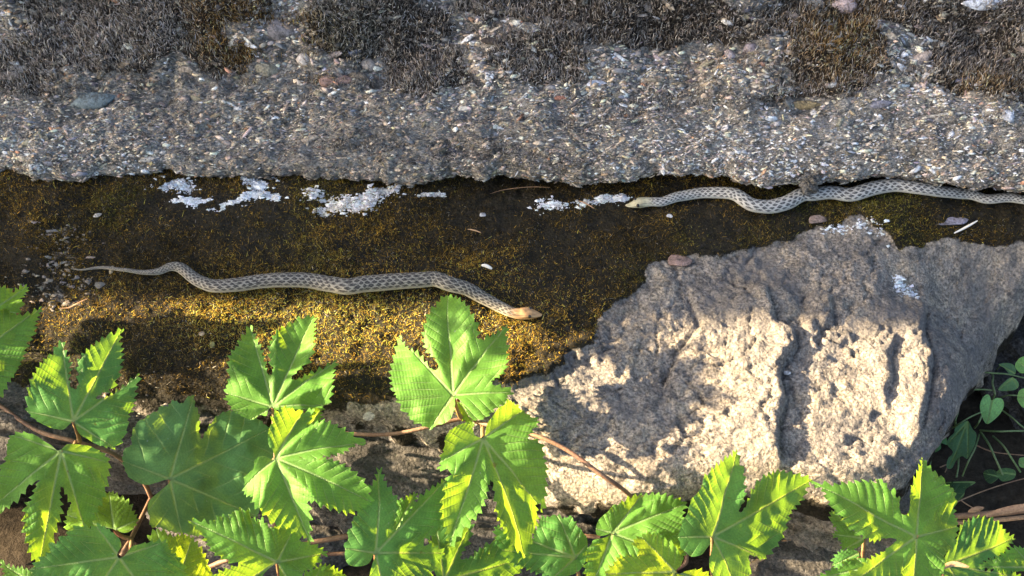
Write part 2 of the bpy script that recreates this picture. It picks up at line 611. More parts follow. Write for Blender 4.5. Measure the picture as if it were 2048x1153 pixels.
rr = np.concatenate([[0.0], np.linspace(0.01, 1.0, 195) ** 0.85])
cen = np.array([-0.08, 0.06])
X = cen[0] + (outline[:, None, 0] - cen[0]) * rr[None]
Y = cen[1] + (outline[:, None, 1] - cen[1]) * rr[None]
MM = moss_mask(X, Y)
Z = ledge_z(X, Y, MM)
side = np.array([(0.003, -0.004), (0.005, -0.012), (0.005, -0.030), (0.000, -0.048), (-0.018, -0.066), (-0.040, -0.085), (-0.055, -0.12), (-0.06, -0.18), (-0.06, -0.27)])
side = catmull(np.vstack([[[0, 0]], side]), 0.0045)[1:]
ks = len(side)
sx = sarc[:, None] + 0 * side[None, :, 0]
dep = np.broadcast_to(side[None, :, 1], sx.shape)
bulge = 0.010 * fbm(sx * 1.0, dep * 14, 4, 51) + 0.006 * fbm(sx * 5, dep * 70, 4, 52)
offs = side[None, :, 0] + bulge * sstep(0, -0.03, dep)
XS = outline[:, None, 0] + onrm[:, None, 0] * offs
YS = outline[:, None, 1] + onrm[:, None, 1] * offs
ZS = Z[:, -1:] + dep
V = np.stack([np.hstack([X, XS]), np.hstack([Y, YS]), np.hstack([Z, ZS])], -1)
side_tone = 0.75 * sstep(-0.25, 0.3, fbm(sx * 3, dep * 40, 4, 53) + 0.15) * sstep(-0.006, -0.02, dep)  # patchy dark tone of the side faces, sharing the moss attribute
moss_tonev = np.hstack([MM, np.maximum(side_tone, np.repeat(MM[:, -1:], ks, 1) * np.clip(1 + dep / 0.02, 0, 1))])
me = mesh_np('ledge', V.reshape(-1, 3), grid_faces(LN, len(rr) + ks, True), extra={'moss': moss_tonev.ravel()})
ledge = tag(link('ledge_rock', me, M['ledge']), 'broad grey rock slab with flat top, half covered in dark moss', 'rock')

# ------------------------------------------------------------------ the conglomerate boulder behind
lip_px = [(-500, 330), (-200, 335), (0, 336), (40, 345), (70, 358), (100, 352), (200, 342), (330, 338), (450, 345), (600, 350), (760, 352), (850, 356), (940, 350),
          (1080, 352), (1200, 346), (1330, 350), (1400, 343), (1460, 345), (1500, 358), (1560, 360), (1610, 350), (1700, 350), (1800, 352), (1900, 362), (2048, 378), (2200, 392), (2500, 400)]
lipz_px = np.interp([p[0] for p in lip_px], [-500, 300, 850, 1300, 1700, 2500], [0.012, 0.014, 0.020, 0.036, 0.036, 0.030])
lw = on_z([p[0] for p in lip_px], [p[1] for p in lip_px], lipz_px)
UX = np.linspace(-1.0, 1.0, 820)
lip_y = np.interp(UX, lw[:, 0], lw[:, 1]) + 0.014 * fbm(UX * 22, UX * 0, 5, 61, 0.62)
lip_z = np.interp(UX, lw[:, 0], lw[:, 2])
prof = [(0.14, -0.055), (0.07, -0.045), (0.03, -0.03), (0.008, -0.012), (0.0, -0.003), (0.003, 0.003), (0.012, 0.008), (0.04, 0.015), (0.09, 0.027), (0.13, 0.042),
        (0.17, 0.072), (0.21, 0.118), (0.27, 0.20), (0.36, 0.31), (0.50, 0.44), (0.80, 0.60), (1.4, 0.7)]
prof = catmull(np.array(prof), 0.01)
seg = np.concatenate([[0], np.cumsum(np.hypot(*np.diff(prof, axis=0).T))])
tpar = np.concatenate([np.linspace(0, 0.09, 10, endpoint=False), np.linspace(0.09, 0.40, 240, endpoint=False), np.linspace(0.40, seg[-1], 60)])
py_ = np.interp(tpar, seg, prof[:, 0]); pz_ = np.interp(tpar, seg, prof[:, 1])
ny_ = -np.gradient(pz_); nz_ = np.gradient(py_)
nn = np.hypot(ny_, nz_); ny_, nz_ = ny_ / nn, nz_ / nn
TT, XX = np.meshgrid(tpar, UX)
lump = 0.030 * fbm(XX * 4.5, TT * 6, 3, 62) * sstep(0.18, 0.32, TT) + 0.020 * fbm(XX * 14, TT * 20, 4, 63) * sstep(0.14, 0.25, TT)
lump = lump + 0.0060 * fbm(XX * 70, TT * 90, 4, 64, 0.65)
UY = lip_y[:, None] + py_[None] + ny_[None] * lump
UZ = lip_z[:, None] + pz_[None] + nz_[None] * lump
UV_ = np.stack([XX, UY, UZ], -1)
# patches of dark growth on the face: (x, distance up the face, half sizes, strength)
GROW = [(-0.37, 0.315, 0.11, 0.045, 1.0), (-0.47, 0.285, 0.05, 0.022, 0.8), (-0.28, 0.285, 0.05, 0.025, 0.8), (-0.155, 0.318, 0.035, 0.03, 0.9), (-0.085, 0.272, 0.04, 0.03, 1.0), (0.03, 0.285, 0.05, 0.028, 0.8), (0.03, 0.335, 0.08, 0.02, 0.8),
        (0.12, 0.318, 0.10, 0.03, 1.0), (0.31, 0.292, 0.045, 0.045, 1.1), (0.45, 0.29, 0.06, 0.03, 1.0), (0.40, 0.325, 0.05, 0.02, 0.9), (-0.60, 0.30, 0.08, 0.05, 0.9), (0.62, 0.30, 0.08, 0.05, 0.9)]


def tuft_dens(x, t):
    g = 0
    for (cx, ct_, ax, at_, w) in GROW:
        g = np.maximum(g, w * (1.3 - np.hypot((x - cx) / ax, (t - ct_) / at_)))
    g = np.maximum(g, 0.25 * sstep(0.25, 0.33, t) - 0.10)
    hi = sstep(0.0, 0.30, g - 0.10 + 0.80 * fbm(x * 13, t * 20, 5, 101, 0.62)) * sstep(0.22, 0.26, t)
    lo = 0.45 * sstep(0.12, 0.15, t) * sstep(0.12, 0.40, fbm(x * 7, t * 75, 4, 102, 0.6))
    return np.clip(hi + lo, 0, 1)


me = mesh_np('conglomerate', UV_.reshape(-1, 3), grid_faces(len(UX), len(tpar)), extra={'moss': (0.88 * tuft_dens(XX, TT)).ravel()})
upper = tag(link('conglomerate_boulder', me, M['conglomerate']), 'rough dark conglomerate boulder studded with pebbles, rising behind the mossy slab', 'rock')
UN = np.cross(np.gradient(UV_, axis=0), np.gradient(UV_, axis=1))
UN /= np.linalg.norm(UN, axis=2)[..., None]
UN = np.where(UN[..., 2:3] < -0.2, UN, UN)
if UN[410, 150, 2] < 0:
    UN = -UN


def proj(P):
    d = P - CAM
    z = d @ _F
    return 1024 + FPX * (d @ _R) / z, 576.5 - FPX * (d @ _U) / z


UPX, UPY = proj(UV_)


def upper_at(px, py):
    """visible point of the boulder under a picture position -> (position, normal)"""
    i = int(np.argmin(np.abs(UPX[:, 150] - px)))
    best = None
    lo, hi = max(0, i - 60), min(len(UX), i + 60)
    d = (UPX[lo:hi, 30:] - px) ** 2 + (UPY[lo:hi, 30:] - py) ** 2
    a, b = np.unravel_index(np.argmin(d), d.shape)
    return UV_[lo + a, 30 + b], UN[lo + a, 30 + b]


# ------------------------------------------------------------------ pebbles set in the boulder
def ico(sub):
    t = (1 + 5 ** 0.5) / 2
    v = [(-1, t, 0), (1, t, 0), (-1, -t, 0), (1, -t, 0), (0, -1, t), (0, 1, t), (0, -1, -t), (0, 1, -t), (t, 0, -1), (t, 0, 1), (-t, 0, -1), (-t, 0, 1)]
    f = [(0, 11, 5), (0, 5, 1), (0, 1, 7), (0, 7, 10), (0, 10, 11), (1, 5, 9), (5, 11, 4), (11, 10, 2), (10, 7, 6), (7, 1, 8), (3, 9, 4), (3, 4, 2), (3, 2, 6), (3, 6, 8), (3, 8, 9), (4, 9, 5), (2, 4, 11), (6, 2, 10), (8, 6, 7), (9, 8, 1)]
    v = [np.array(p, float) / np.linalg.norm(p) for p in v]
    for _ in range(sub):
        cache = {}; nf = []

        def mid(a, b):
            k = (min(a, b), max(a, b))
            if k not in cache:
                p = v[a] + v[b]; v.append(p / np.linalg.norm(p)); cache[k] = len(v) - 1
            return cache[k]
        for a, b, c in f:
            ab, bc, ca = mid(a, b), mid(b, c), mid(c, a)
            nf += [(a, ab, ca), (b, bc, ab), (c, ca, bc), (ab, bc, ca)]
        f = nf
    return np.array(v), np.array(f)


IV0, IF0 = ico(0)
IV1, IF1 = ico(1)
IV2, IF2 = ico(2)
PAL = np.array([(0.30, 0.28, 0.25), (0.42, 0.38, 0.32), (0.20, 0.20, 0.21), (0.52, 0.48, 0.42), (0.15, 0.16, 0.19), (0.34, 0.29, 0.22), (0.24, 0.22, 0.20), (0.60, 0.57, 0.52),
                (0.11, 0.105, 0.10), (0.36, 0.22, 0.15), (0.20, 0.23, 0.27), (0.30, 0.27, 0.26)])
PALP = np.array([3, 3, 3, 2, 2, 2, 3, 1, 3, 0.35, 1.2, 3]); PALP = PALP / PALP.sum()


def rand_frames(nrm, r):
    """per-item frames: third axis near the normal, first axis along +x with jitter"""
    n = nrm + r.normal(0, 0.22, nrm.shape); n /= np.linalg.norm(n, axis=1)[:, None]
    a = np.tile(np.array([1.0, 0, 0]), (len(n), 1)) + r.normal(0, 0.35, nrm.shape)
    a -= n * np.sum(a * n, 1)[:, None]; a /= np.linalg.norm(a, axis=1)[:, None]
    return a, np.cross(n, a), n


def scatter_upper(n, tlo, thi, size, dens, seed):
    """random points of the boulder's face kept by a density field over (x, t)"""
    r = np.random.default_rng(seed)
    xi = r.integers(110, 710, n); tt = r.uniform(tlo, thi, n)
    ti = np.clip(np.searchsorted(tpar, tt), 12, len(tpar) - 2)
    P = UV_[xi, ti] + r.uniform(-0.001, 0.001, (n, 3)); Nn = UN[xi, ti]
    ok = (UPY[xi, ti] > -90) & (UPX[xi, ti] > -140) & (UPX[xi, ti] < 2190)
    keep = ok & (r.random(n) < dens(XX[xi, ti], TT[xi, ti]))
    return P[keep], Nn[keep], XX[xi, ti][keep], TT[xi, ti][keep], r


def gravel_dens(x, t):
    band = sstep(0.10, 0.145, t) * (0.35 + 0.65 * sstep(0.30, 0.24, t))
    return np.clip(0.95 * band * (0.45 + 0.9 * sstep(-0.35, 0.3, fbm(x * 9, t * 30, 3, 71))) + 0.14 * sstep(0.1, 0.5, fbm(x * 7, t * 9, 3, 72) + 0.10), 0, 1) * (1 - 0.75 * tuft_dens(x, t))


P, Nn, xs, ts, r = scatter_upper(190000, 0.10, 0.40, 0, gravel_dens, 81)
nP = len(P)
sz = 0.00075 + 0.00062 * r.gamma(1.0, 1.0, nP)
sz = np.minimum(sz, 0.0062) * (0.9 + 0.55 * sstep(0.22, 0.30, ts))
A, B, Nr = rand_frames(Nn, r)
ci = r.choice(len(PAL), nP, p=PALP)
colp = PAL[ci] * r.lognormal(0.02, 0.45, (nP, 1)) * (1 + r.normal(0, 0.04, (nP, 3)))
colp = np.clip(colp * 1.3 * np.array([1.08, 1.0, 0.88]) * (1 + 0.75 * fbm(xs * 5, ts * 11, 3, 73))[:, None], 0.01, 0.75)
order = np.argsort(-sz)
big, small = order[:230], order[230:]
asp = np.stack([r.uniform(0.9, 1.9, nP), r.uniform(0.4, 0.8, nP), r.uniform(0.25, 0.5, nP)], 1)
P = P - Nr * (sz * asp[:, 2] * r.uniform(0.0, 0.50, nP))[:, None]
CHV = np.array([(1, 0.1, 0), (0.2, 1, 0.1), (-1, 0.2, -0.1), (-0.1, -1, 0), (0.35, 0.3, 0.9), (-0.4, -0.2, 1.0)], float)
CHF = np.array([(0, 1, 4), (1, 2, 5), (1, 5, 4), (2, 3, 5), (3, 0, 4), (3, 4, 5)])


def merged_blobs(idx, base, name, jitter=0.22, smooth=True):
    v, f = base
    jit = 1 + np.random.default_rng(5).normal(0, jitter, (len(idx), len(v), 1))
    q = v[None] * jit * (asp[idx] * sz[idx, None])[:, None, :]
    W = q[..., 0:1] * A[idx, None] + q[..., 1:2] * B[idx, None] + q[..., 2:3] * Nr[idx, None] + P[idx, None]
    Fm = (f[None] + (np.arange(len(idx)) * len(v))[:, None, None]).reshape(-1, 3)
    return mesh_np(name, W.reshape(-1, 3), Fm, np.repeat(colp[idx], len(v), 0), smooth=smooth)


mid_, tiny_ = small[:5000], small[5000:]
tag(link('gravel', merged_blobs(mid_, (IV0, IF0), 'gravel'), M['pebble'], upper), kind='stuff')
tag(link('grit', merged_blobs(tiny_, (CHV, CHF), 'grit', smooth=False), M['pebble'], upper), kind='stuff')

# shared pebble shapes for the single ones
PEB = []
for k in range(8):
    rk = np.random.default_rng(300 + k)
    v = IV1.copy()
    for _ in range(9):
        d = rk.normal(0, 1, 3); d /= np.linalg.norm(d); h = rk.uniform(0.55, 0.9)
        over = np.maximum(v @ d - h, 0)
        v = v - over[:, None] * d
    v = v * (1 + rk.normal(0, 0.03, (len(v), 1)))
    v = v / np.abs(v).max(0)
    me = mesh_np('pebble', v, IF1); me.materials.append(M['pebble_obj']); PEB.append(me)


def pebble(pos, a, b, n, scale, col, k, parent=upper, name='pebble'):
    o = bpy.data.objects.new(name, PEB[k % 8])
    C.objects.link(o)
    from mathutils import Matrix
    m = Matrix((( a[0], b[0], n[0], pos[0]), (a[1], b[1], n[1], pos[1]), (a[2], b[2], n[2], pos[2]), (0, 0, 0, 1)))
    o.matrix_world = m @ Matrix.Diagonal((scale[0], scale[1], scale[2], 1))
    o.color = (col[0], col[1], col[2], 1)
    o.parent = parent
    return o


for q, i in enumerate(big):
    pebble(P[i], A[i], B[i], Nr[i], asp[i] * sz[i], colp[i], q)

# stones of the boulder that stand out: (px, py, half width px, half height px, colour, tilt)
SPECIAL = [(187, 204, 50, 20, (0.17, 0.21, 0.22), 0.0), (678, 166, 40, 17, (0.34, 0.22, 0.18), 0.12), (608, 120, 19, 15, (0.62, 0.56, 0.50), 0.0), (540, 142, 32, 20, (0.26, 0.24, 0.18), -0.25),
           (1190, 168, 24, 9, (0.70, 0.73, 0.80), 0.05), (1122, 197, 14, 6, (0.42, 0.20, 0.14), 0.0), (40, 140, 26, 9, (0.58, 0.54, 0.48), -0.1), (15, 155, 30, 12, (0.46, 0.38, 0.32), 0.1), (97, 146, 17, 7, (0.55, 0.53, 0.49), -0.2),
           (172, 143, 9, 11, (0.50, 0.45, 0.38), 0.4), (208, 222, 11, 7, (0.62, 0.58, 0.50), 0.0), (1605, 210, 50, 11, (0.36, 0.28, 0.15), -0.05), (1628, 228, 12, 8, (0.74, 0.74, 0.74), 0.0),
           (1462, 112, 13, 16, (0.55, 0.45, 0.42), 0.3), (1505, 100, 20, 15, (0.30, 0.26, 0.28), -0.3), (1580, 35, 20, 12, (0.48, 0.40, 0.34), 0.1), (1440, 137, 12, 8, (0.48, 0.34, 0.2), 0.1),
           (1622, 8, 28, 16, (0.55, 0.50, 0.42), 0.1), (1690, 10, 34, 18, (0.58, 0.45, 0.42), 0.0), (1975, 6, 55, 14, (0.66, 0.70, 0.76), 0.0), (1840, 120, 30, 12, (0.48, 0.40, 0.34), 0.6),
           (1785, 130, 7, 12, (0.60, 0.58, 0.55), 0.3), (1950, 190, 24, 8, (0.42, 0.37, 0.30), 0.0), (2015, 236, 16, 16, (0.58, 0.60, 0.64), 0.0), (1760, 210, 26, 9, (0.22, 0.22, 0.26), 0.0),
           (1930, 160, 22, 8, (0.25, 0.26, 0.34), 0.2), (735, 130, 22, 14, (0.42, 0.36, 0.30), -0.2), (711, 105, 16, 9, (0.20, 0.24, 0.34), 0.2), (1100, 40, 20, 9, (0.30, 0.28, 0.24), 0.0),
           (930, 218, 16, 7, (0.58, 0.54, 0.46), 0.0), (1030, 282, 14, 5, (0.62, 0.62, 0.58), 0.0), (470, 218, 16, 6, (0.60, 0.58, 0.55), 0.0), (300, 318, 24, 6, (0.52, 0.48, 0.42), 0.1), (325, 305, 10, 6, (0.64, 0.62, 0.58), 0.0),
           (1292, 232, 11, 10, (0.52, 0.40, 0.28), 0.2), (1240, 190, 16, 7, (0.42, 0.36, 0.26), 0.0), (560, 60, 40, 22, (0.24, 0.22, 0.22), 0.0), (130, 320, 10, 5, (0.6, 0.56, 0.5), 0.0), (1880, 232, 46, 5, (0.52, 0.50, 0.44), 0.05),
           (1480, 305, 18, 5, (0.60, 0.60, 0.58), 0.0), (1660, 290, 18, 5, (0.55, 0.53, 0.50), 0.0), (1745, 275, 18, 5, (0.50, 0.48, 0.42), 0.1)]
for q, (px, py, hw, hh, col, tl) in enumerate(SPECIAL):
    p, n = upper_at(px, py)
    depth = np.dot(p - CAM, _F); k = depth / FPX
    n = n * 0.5 + np.array([0, -0.5, 0.7]); n /= np.linalg.norm(n)
    a = np.array([math.cos(tl), 0, 0]) + math.sin(tl) * _U
    a -= n * a.dot(n); a /= np.linalg.norm(a)
    pebble(p - n * 0.0005, a, np.cross(n, a), n, np.array([hw * k, hh * k * 1.05, min(hw, hh) * k * 0.75]), np.array(col) * 0.85, q + 3)

# ------------------------------------------------------------------ strands: moss on the slab, dark tufts on the boulder
def strands(base, up, length, width, lean, cols, r, name):
    n = len(base)
    side_ = r.normal(0, 1, (n, 3)); side_ -= up * np.sum(side_ * up, 1)[:, None]
    side_ /= np.linalg.norm(side_, axis=1)[:, None]
    lean_d = r.normal(0, 1, (n, 3)); lean_d -= up * np.sum(lean_d * up, 1)[:, None]
    lean_d /= np.linalg.norm(lean_d, axis=1)[:, None] + 1e-9
    lean2 = lean_d + r.normal(0, 0.7, (n, 3))
    L = length[:, None]
    p0 = base
    p1 = base + up * L * 0.45 + lean_d * L * lean[:, None] * 0.35
    p2 = base + up * L * 0.72 + lean_d * L * lean[:, None] * 0.55 + lean2 * L * lean[:, None] * 0.45
    w = side_ * width[:, None]
    V = np.stack([p0 - w, p0 + w, p1 - w * 0.95, p1 + w * 0.95, p2], 1)
    f = np.array([[0, 1, 3], [0, 3, 2], [2, 3, 4]])
    Fm = (f[None] + (np.arange(n) * 5)[:, None, None]).reshape(-1, 3)
    tip = np.array([0.45, 0.45, 0.95, 0.95, 1.3])
    cc = (cols[:, None, :] * tip[None, :, None]).reshape(-1, 3)
    return mesh_np(name, V.reshape(-1, 3), Fm, cc, smooth=True)


r = np.random.default_rng(91)
n = 540000
mx = r.uniform(-0.56, 0.62, n); my = r.uniform(-0.135, 0.215, n)
keep = in_poly(mx, my, OUT_C)
mx, my = mx[keep], my[keep]
mk = moss_mask(mx, my)
clump = fbm(mx * 22, my * 22, 4, 95)
keep = (r.random(len(mx)) < mk * np.clip(0.52 + 1.5 * clump, 0.08 + 0.5 * np.exp(-((mx + 0.2) / 0.25) ** 2 - ((my + 0.05) / 0.07) ** 2), 1)) & (my < np.interp(mx, UX, lip_y) + 0.03)
mx, my, clump = mx[keep], my[keep], clump[keep]
mz = ledge_z(mx, my)
sun_zone = np.exp(-((mx + 0.17) / 0.19) ** 2 - ((my + 0.038) / 0.05) ** 2)  # area of the sun patch, where the strands are painted as lit
gold = sstep(-0.25, 0.35, fbm(mx * 7, my * 9, 3, 96) + 0.75 * sun_zone - 0.08 + 0.25 * r.normal(0, 1, len(mx)))
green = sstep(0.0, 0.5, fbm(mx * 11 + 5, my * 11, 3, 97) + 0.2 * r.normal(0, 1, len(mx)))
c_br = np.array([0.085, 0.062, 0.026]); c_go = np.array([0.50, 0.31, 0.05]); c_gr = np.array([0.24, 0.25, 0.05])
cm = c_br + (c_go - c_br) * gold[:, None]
cm = cm + (c_gr - cm) * (green * 0.7 * (1 - 0.7 * sun_zone))[:, None]
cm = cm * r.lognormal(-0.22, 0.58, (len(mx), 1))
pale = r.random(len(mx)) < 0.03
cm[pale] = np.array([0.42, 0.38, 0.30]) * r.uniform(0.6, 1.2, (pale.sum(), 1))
cm = cm * (0.70 + 1.2 * sun_zone)[:, None]  # sunlight put into the strand colour: brighter in the sun patch, dimmer outside
cm = np.clip(cm, 0, 0.62)
up = np.tile(np.array([0, 0, 1.0]), (len(mx), 1)) + r.normal(0, 0.35, (len(mx), 3)); up /= np.linalg.norm(up, axis=1)[:, None]
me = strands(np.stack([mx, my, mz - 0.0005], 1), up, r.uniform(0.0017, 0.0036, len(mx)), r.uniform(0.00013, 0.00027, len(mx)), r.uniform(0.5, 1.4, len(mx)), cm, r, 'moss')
tag(link('moss', me, M['moss']), 'short golden brown and olive moss carpeting the top of the slab', 'moss', kind='stuff')


P2, N2, xs, ts, r = scatter_upper(330000, 0.13, 0.41, 0, tuft_dens, 103)
n = len(P2)
tone = fbm(xs * 6, ts * 6, 3, 104)[:, None]
warm = np.maximum(sstep(0.15, 0.5, fbm(xs * 4, ts * 7, 3, 105)), np.exp(-((xs - 0.31) / 0.05) ** 2 - ((ts - 0.295) / 0.05) ** 2))[:, None]
ct = np.array([0.25, 0.215, 0.18]) * (1 + 0.6 * tone)
ct = ct + (np.array([0.26, 0.155, 0.045]) - ct) * warm * 0.85
green = sstep(0.3, 0.6, fbm(xs * 5 + 3, ts * 6, 3, 106))[:, None]
ct = ct + (np.array([0.22, 0.25, 0.21]) - ct) * green * 0.7
ct = np.clip(ct * r.lognormal(-0.2, 0.9, (n, 1)), 0.006, 0.55)
pt = r.random(n) < 0.17
ct[pt] = np.array([0.40, 0.37, 0.32]) * r.uniform(0.6, 1.4, (pt.sum(), 1))
up = np.tile(np.array([0, -0.15, 1.0]), (n, 1)) + 0.5 * N2 + r.normal(0, 0.25, (n, 3)); up /= np.linalg.norm(up, axis=1)[:, None]
me = strands(P2, up, r.uniform(0.004, 0.0115, n) * (0.40 + 0.65 * sstep(0.2, 0.27, ts)), r.uniform(0.00018, 0.00042, n), r.uniform(0.05, 0.45, n), ct, r, 'tufts')
tag(link('lichen_tufts', me, M['tuft']), 'dark grey-brown tufts of dry moss and lichen on the conglomerate boulder', 'lichen', kind='stuff')

# ------------------------------------------------------------------ white crust lichen
def flakes(px_list, spread, count, size, col, seed, surf):
    r = np.random.default_rng(seed)
    Vs, Fs, Cs = [], [], []
    base = 0
    pts = catmull(np.array(px_list, float), 6)
    c = pts[r.integers(0, len(pts), count)]
    qx = c[:, 0] + r.normal(0, 1.3, count) * c[:, 2]; qy = c[:, 1] + r.normal(0, 0.62, count) * c[:, 2]
    if surf == 'upper':
        pn = [upper_at(x, y) for x, y in zip(qx, qy)]
        PP = np.array([t[0] for t in pn]); NN = np.array([t[1] for t in pn])
    else:
        PP = on_z(qx, qy, 0.006); PP[:, 2] = ledge_z(PP[:, 0], PP[:, 1]) + 0.0012
        NN = np.tile(np.array([0, 0, 1.0]), (count, 1))
    ok = fbm(PP[:, 0] * 85, PP[:, 1] * 110 + PP[:, 2] * 90, 3, seed) > -0.10
    PP, NN = PP[ok], NN[ok]
    for p, nn_ in zip(PP, NN):
        nv = r.integers(6, 10)
        s = size * r.gamma(2.0, 0.5)
        th = np.sort(r.uniform(0, 2 * math.pi, nv)); rad = s * r.uniform(0.5, 1.2, nv)
        nj = nn_ + r.normal(0, 0.12, 3); nj /= np.linalg.norm(nj)
        a = np.cross(nj, [0, 1, 0.2]); a /= np.linalg.norm(a); b = np.cross(nj, a)
        ring = p + np.outer(rad * np.cos(th) * 1.25, a) + np.outer(rad * np.sin(th) * 0.8, b)
        top = p + nj * s * r.uniform(0.04, 0.16)
        Vs.append(np.vstack([ring - nj * 0.001, [top]]))
        Fs.append(np.array([[base + k, base + (k + 1) % nv, base + nv] for k in range(nv)]))
        cc = np.array(col) * r.uniform(0.6, 1.2) * (1 + r.normal(0, 0.03, 3))
        Cs.append(np.tile(cc, (nv + 1, 1))); base += nv + 1
    return mesh_np('lichen', np.vstack(Vs), np.vstack(Fs), np.vstack(Cs), smooth=False)


LICH = [([(320, 375, 8), (350, 362, 7), (372, 372, 10)], 260, 'ledge', 'white lichen crust, leftmost of the patches on the moss'),
        ([(352, 402, 5), (400, 408, 7), (425, 412, 8), (470, 402, 7), (515, 392, 5), (560, 402, 5)], 620, 'ledge', 'long ragged white lichen crust on the moss above the snake in shade'),
        ([(500, 365, 6), (520, 372, 9), (545, 362, 6)], 170, 'ledge', 'small white lichen patch just under the pebbly edge'),
        ([(630, 392, 8), (650, 420, 9), (690, 410, 12), (720, 420, 9), (745, 400, 8)], 560, 'ledge', 'chunky white lichen crust in the middle of the moss'),
        ([(740, 390, 7), (780, 382, 8), (815, 377, 8), (850, 385, 5), (880, 387, 3)], 380, 'ledge', 'white lichen crust trailing to a thin point'),
        ([(1085, 410, 8), (1110, 415, 6), (1150, 412, 5), (1180, 405, 5), (1200, 402, 5)], 260, 'ledge', 'thin broken line of white lichen near the second snake'),
        ([(1205, 402, 5), (1230, 400, 6), (1247, 402, 4)], 190, 'ledge', 'pale blue lichen blob at the snout of the second snake'),
        ([(50, 334, 9), (72, 344, 10), (95, 340, 9)], 260, 'upper', 'white lichen crust below the pebbly edge at the far end'),
        ([(1380, 330, 10), (1410, 335, 14), (1450, 338, 10)], 240, 'upper', 'whitish lichen on the overhanging edge above the second snake'),
        ([(1500, 350, 8), (1540, 352, 10), (1580, 345, 8)], 200, 'upper', 'pale lichen at the lowest dip of the overhanging edge'),
        ([(1630, 330, 8), (1665, 327, 10), (1690, 326, 6)], 200, 'upper', 'bright white lichen flake on the edge above the second snake'),
        ([(1800, 535, 4), (1815, 552, 9), (1832, 562, 9)], 110, 'ledge', 'pale blue lichen rosette on the grey slab'),
        ([(1640, 462, 9), (1690, 456, 8), (1740, 455, 10), (1775, 482, 6)], 90, 'ledge', 'whitish lichen along the border of moss and bare slab'),
        ([(1750, 205, 8), (1830, 210, 12), (1890, 205, 10), (1930, 212, 10)], 200, 'upper', 'white lichen streak across the conglomerate boulder')]
for i, (pts, cnt, surf, lab) in enumerate(LICH):
    colr = (0.64, 0.67, 0.69) if i not in (3, 4) else (0.67, 0.66, 0.63)
    if surf == 'upper':
        colr = (0.58, 0.58, 0.57)
    o = link('crust_lichen', flakes(pts, 6, int(cnt * 3.0), 0.0010, colr, 500 + i, surf), M['lichen'])
    tag(o, lab, 'lichen', 'white crust lichens')

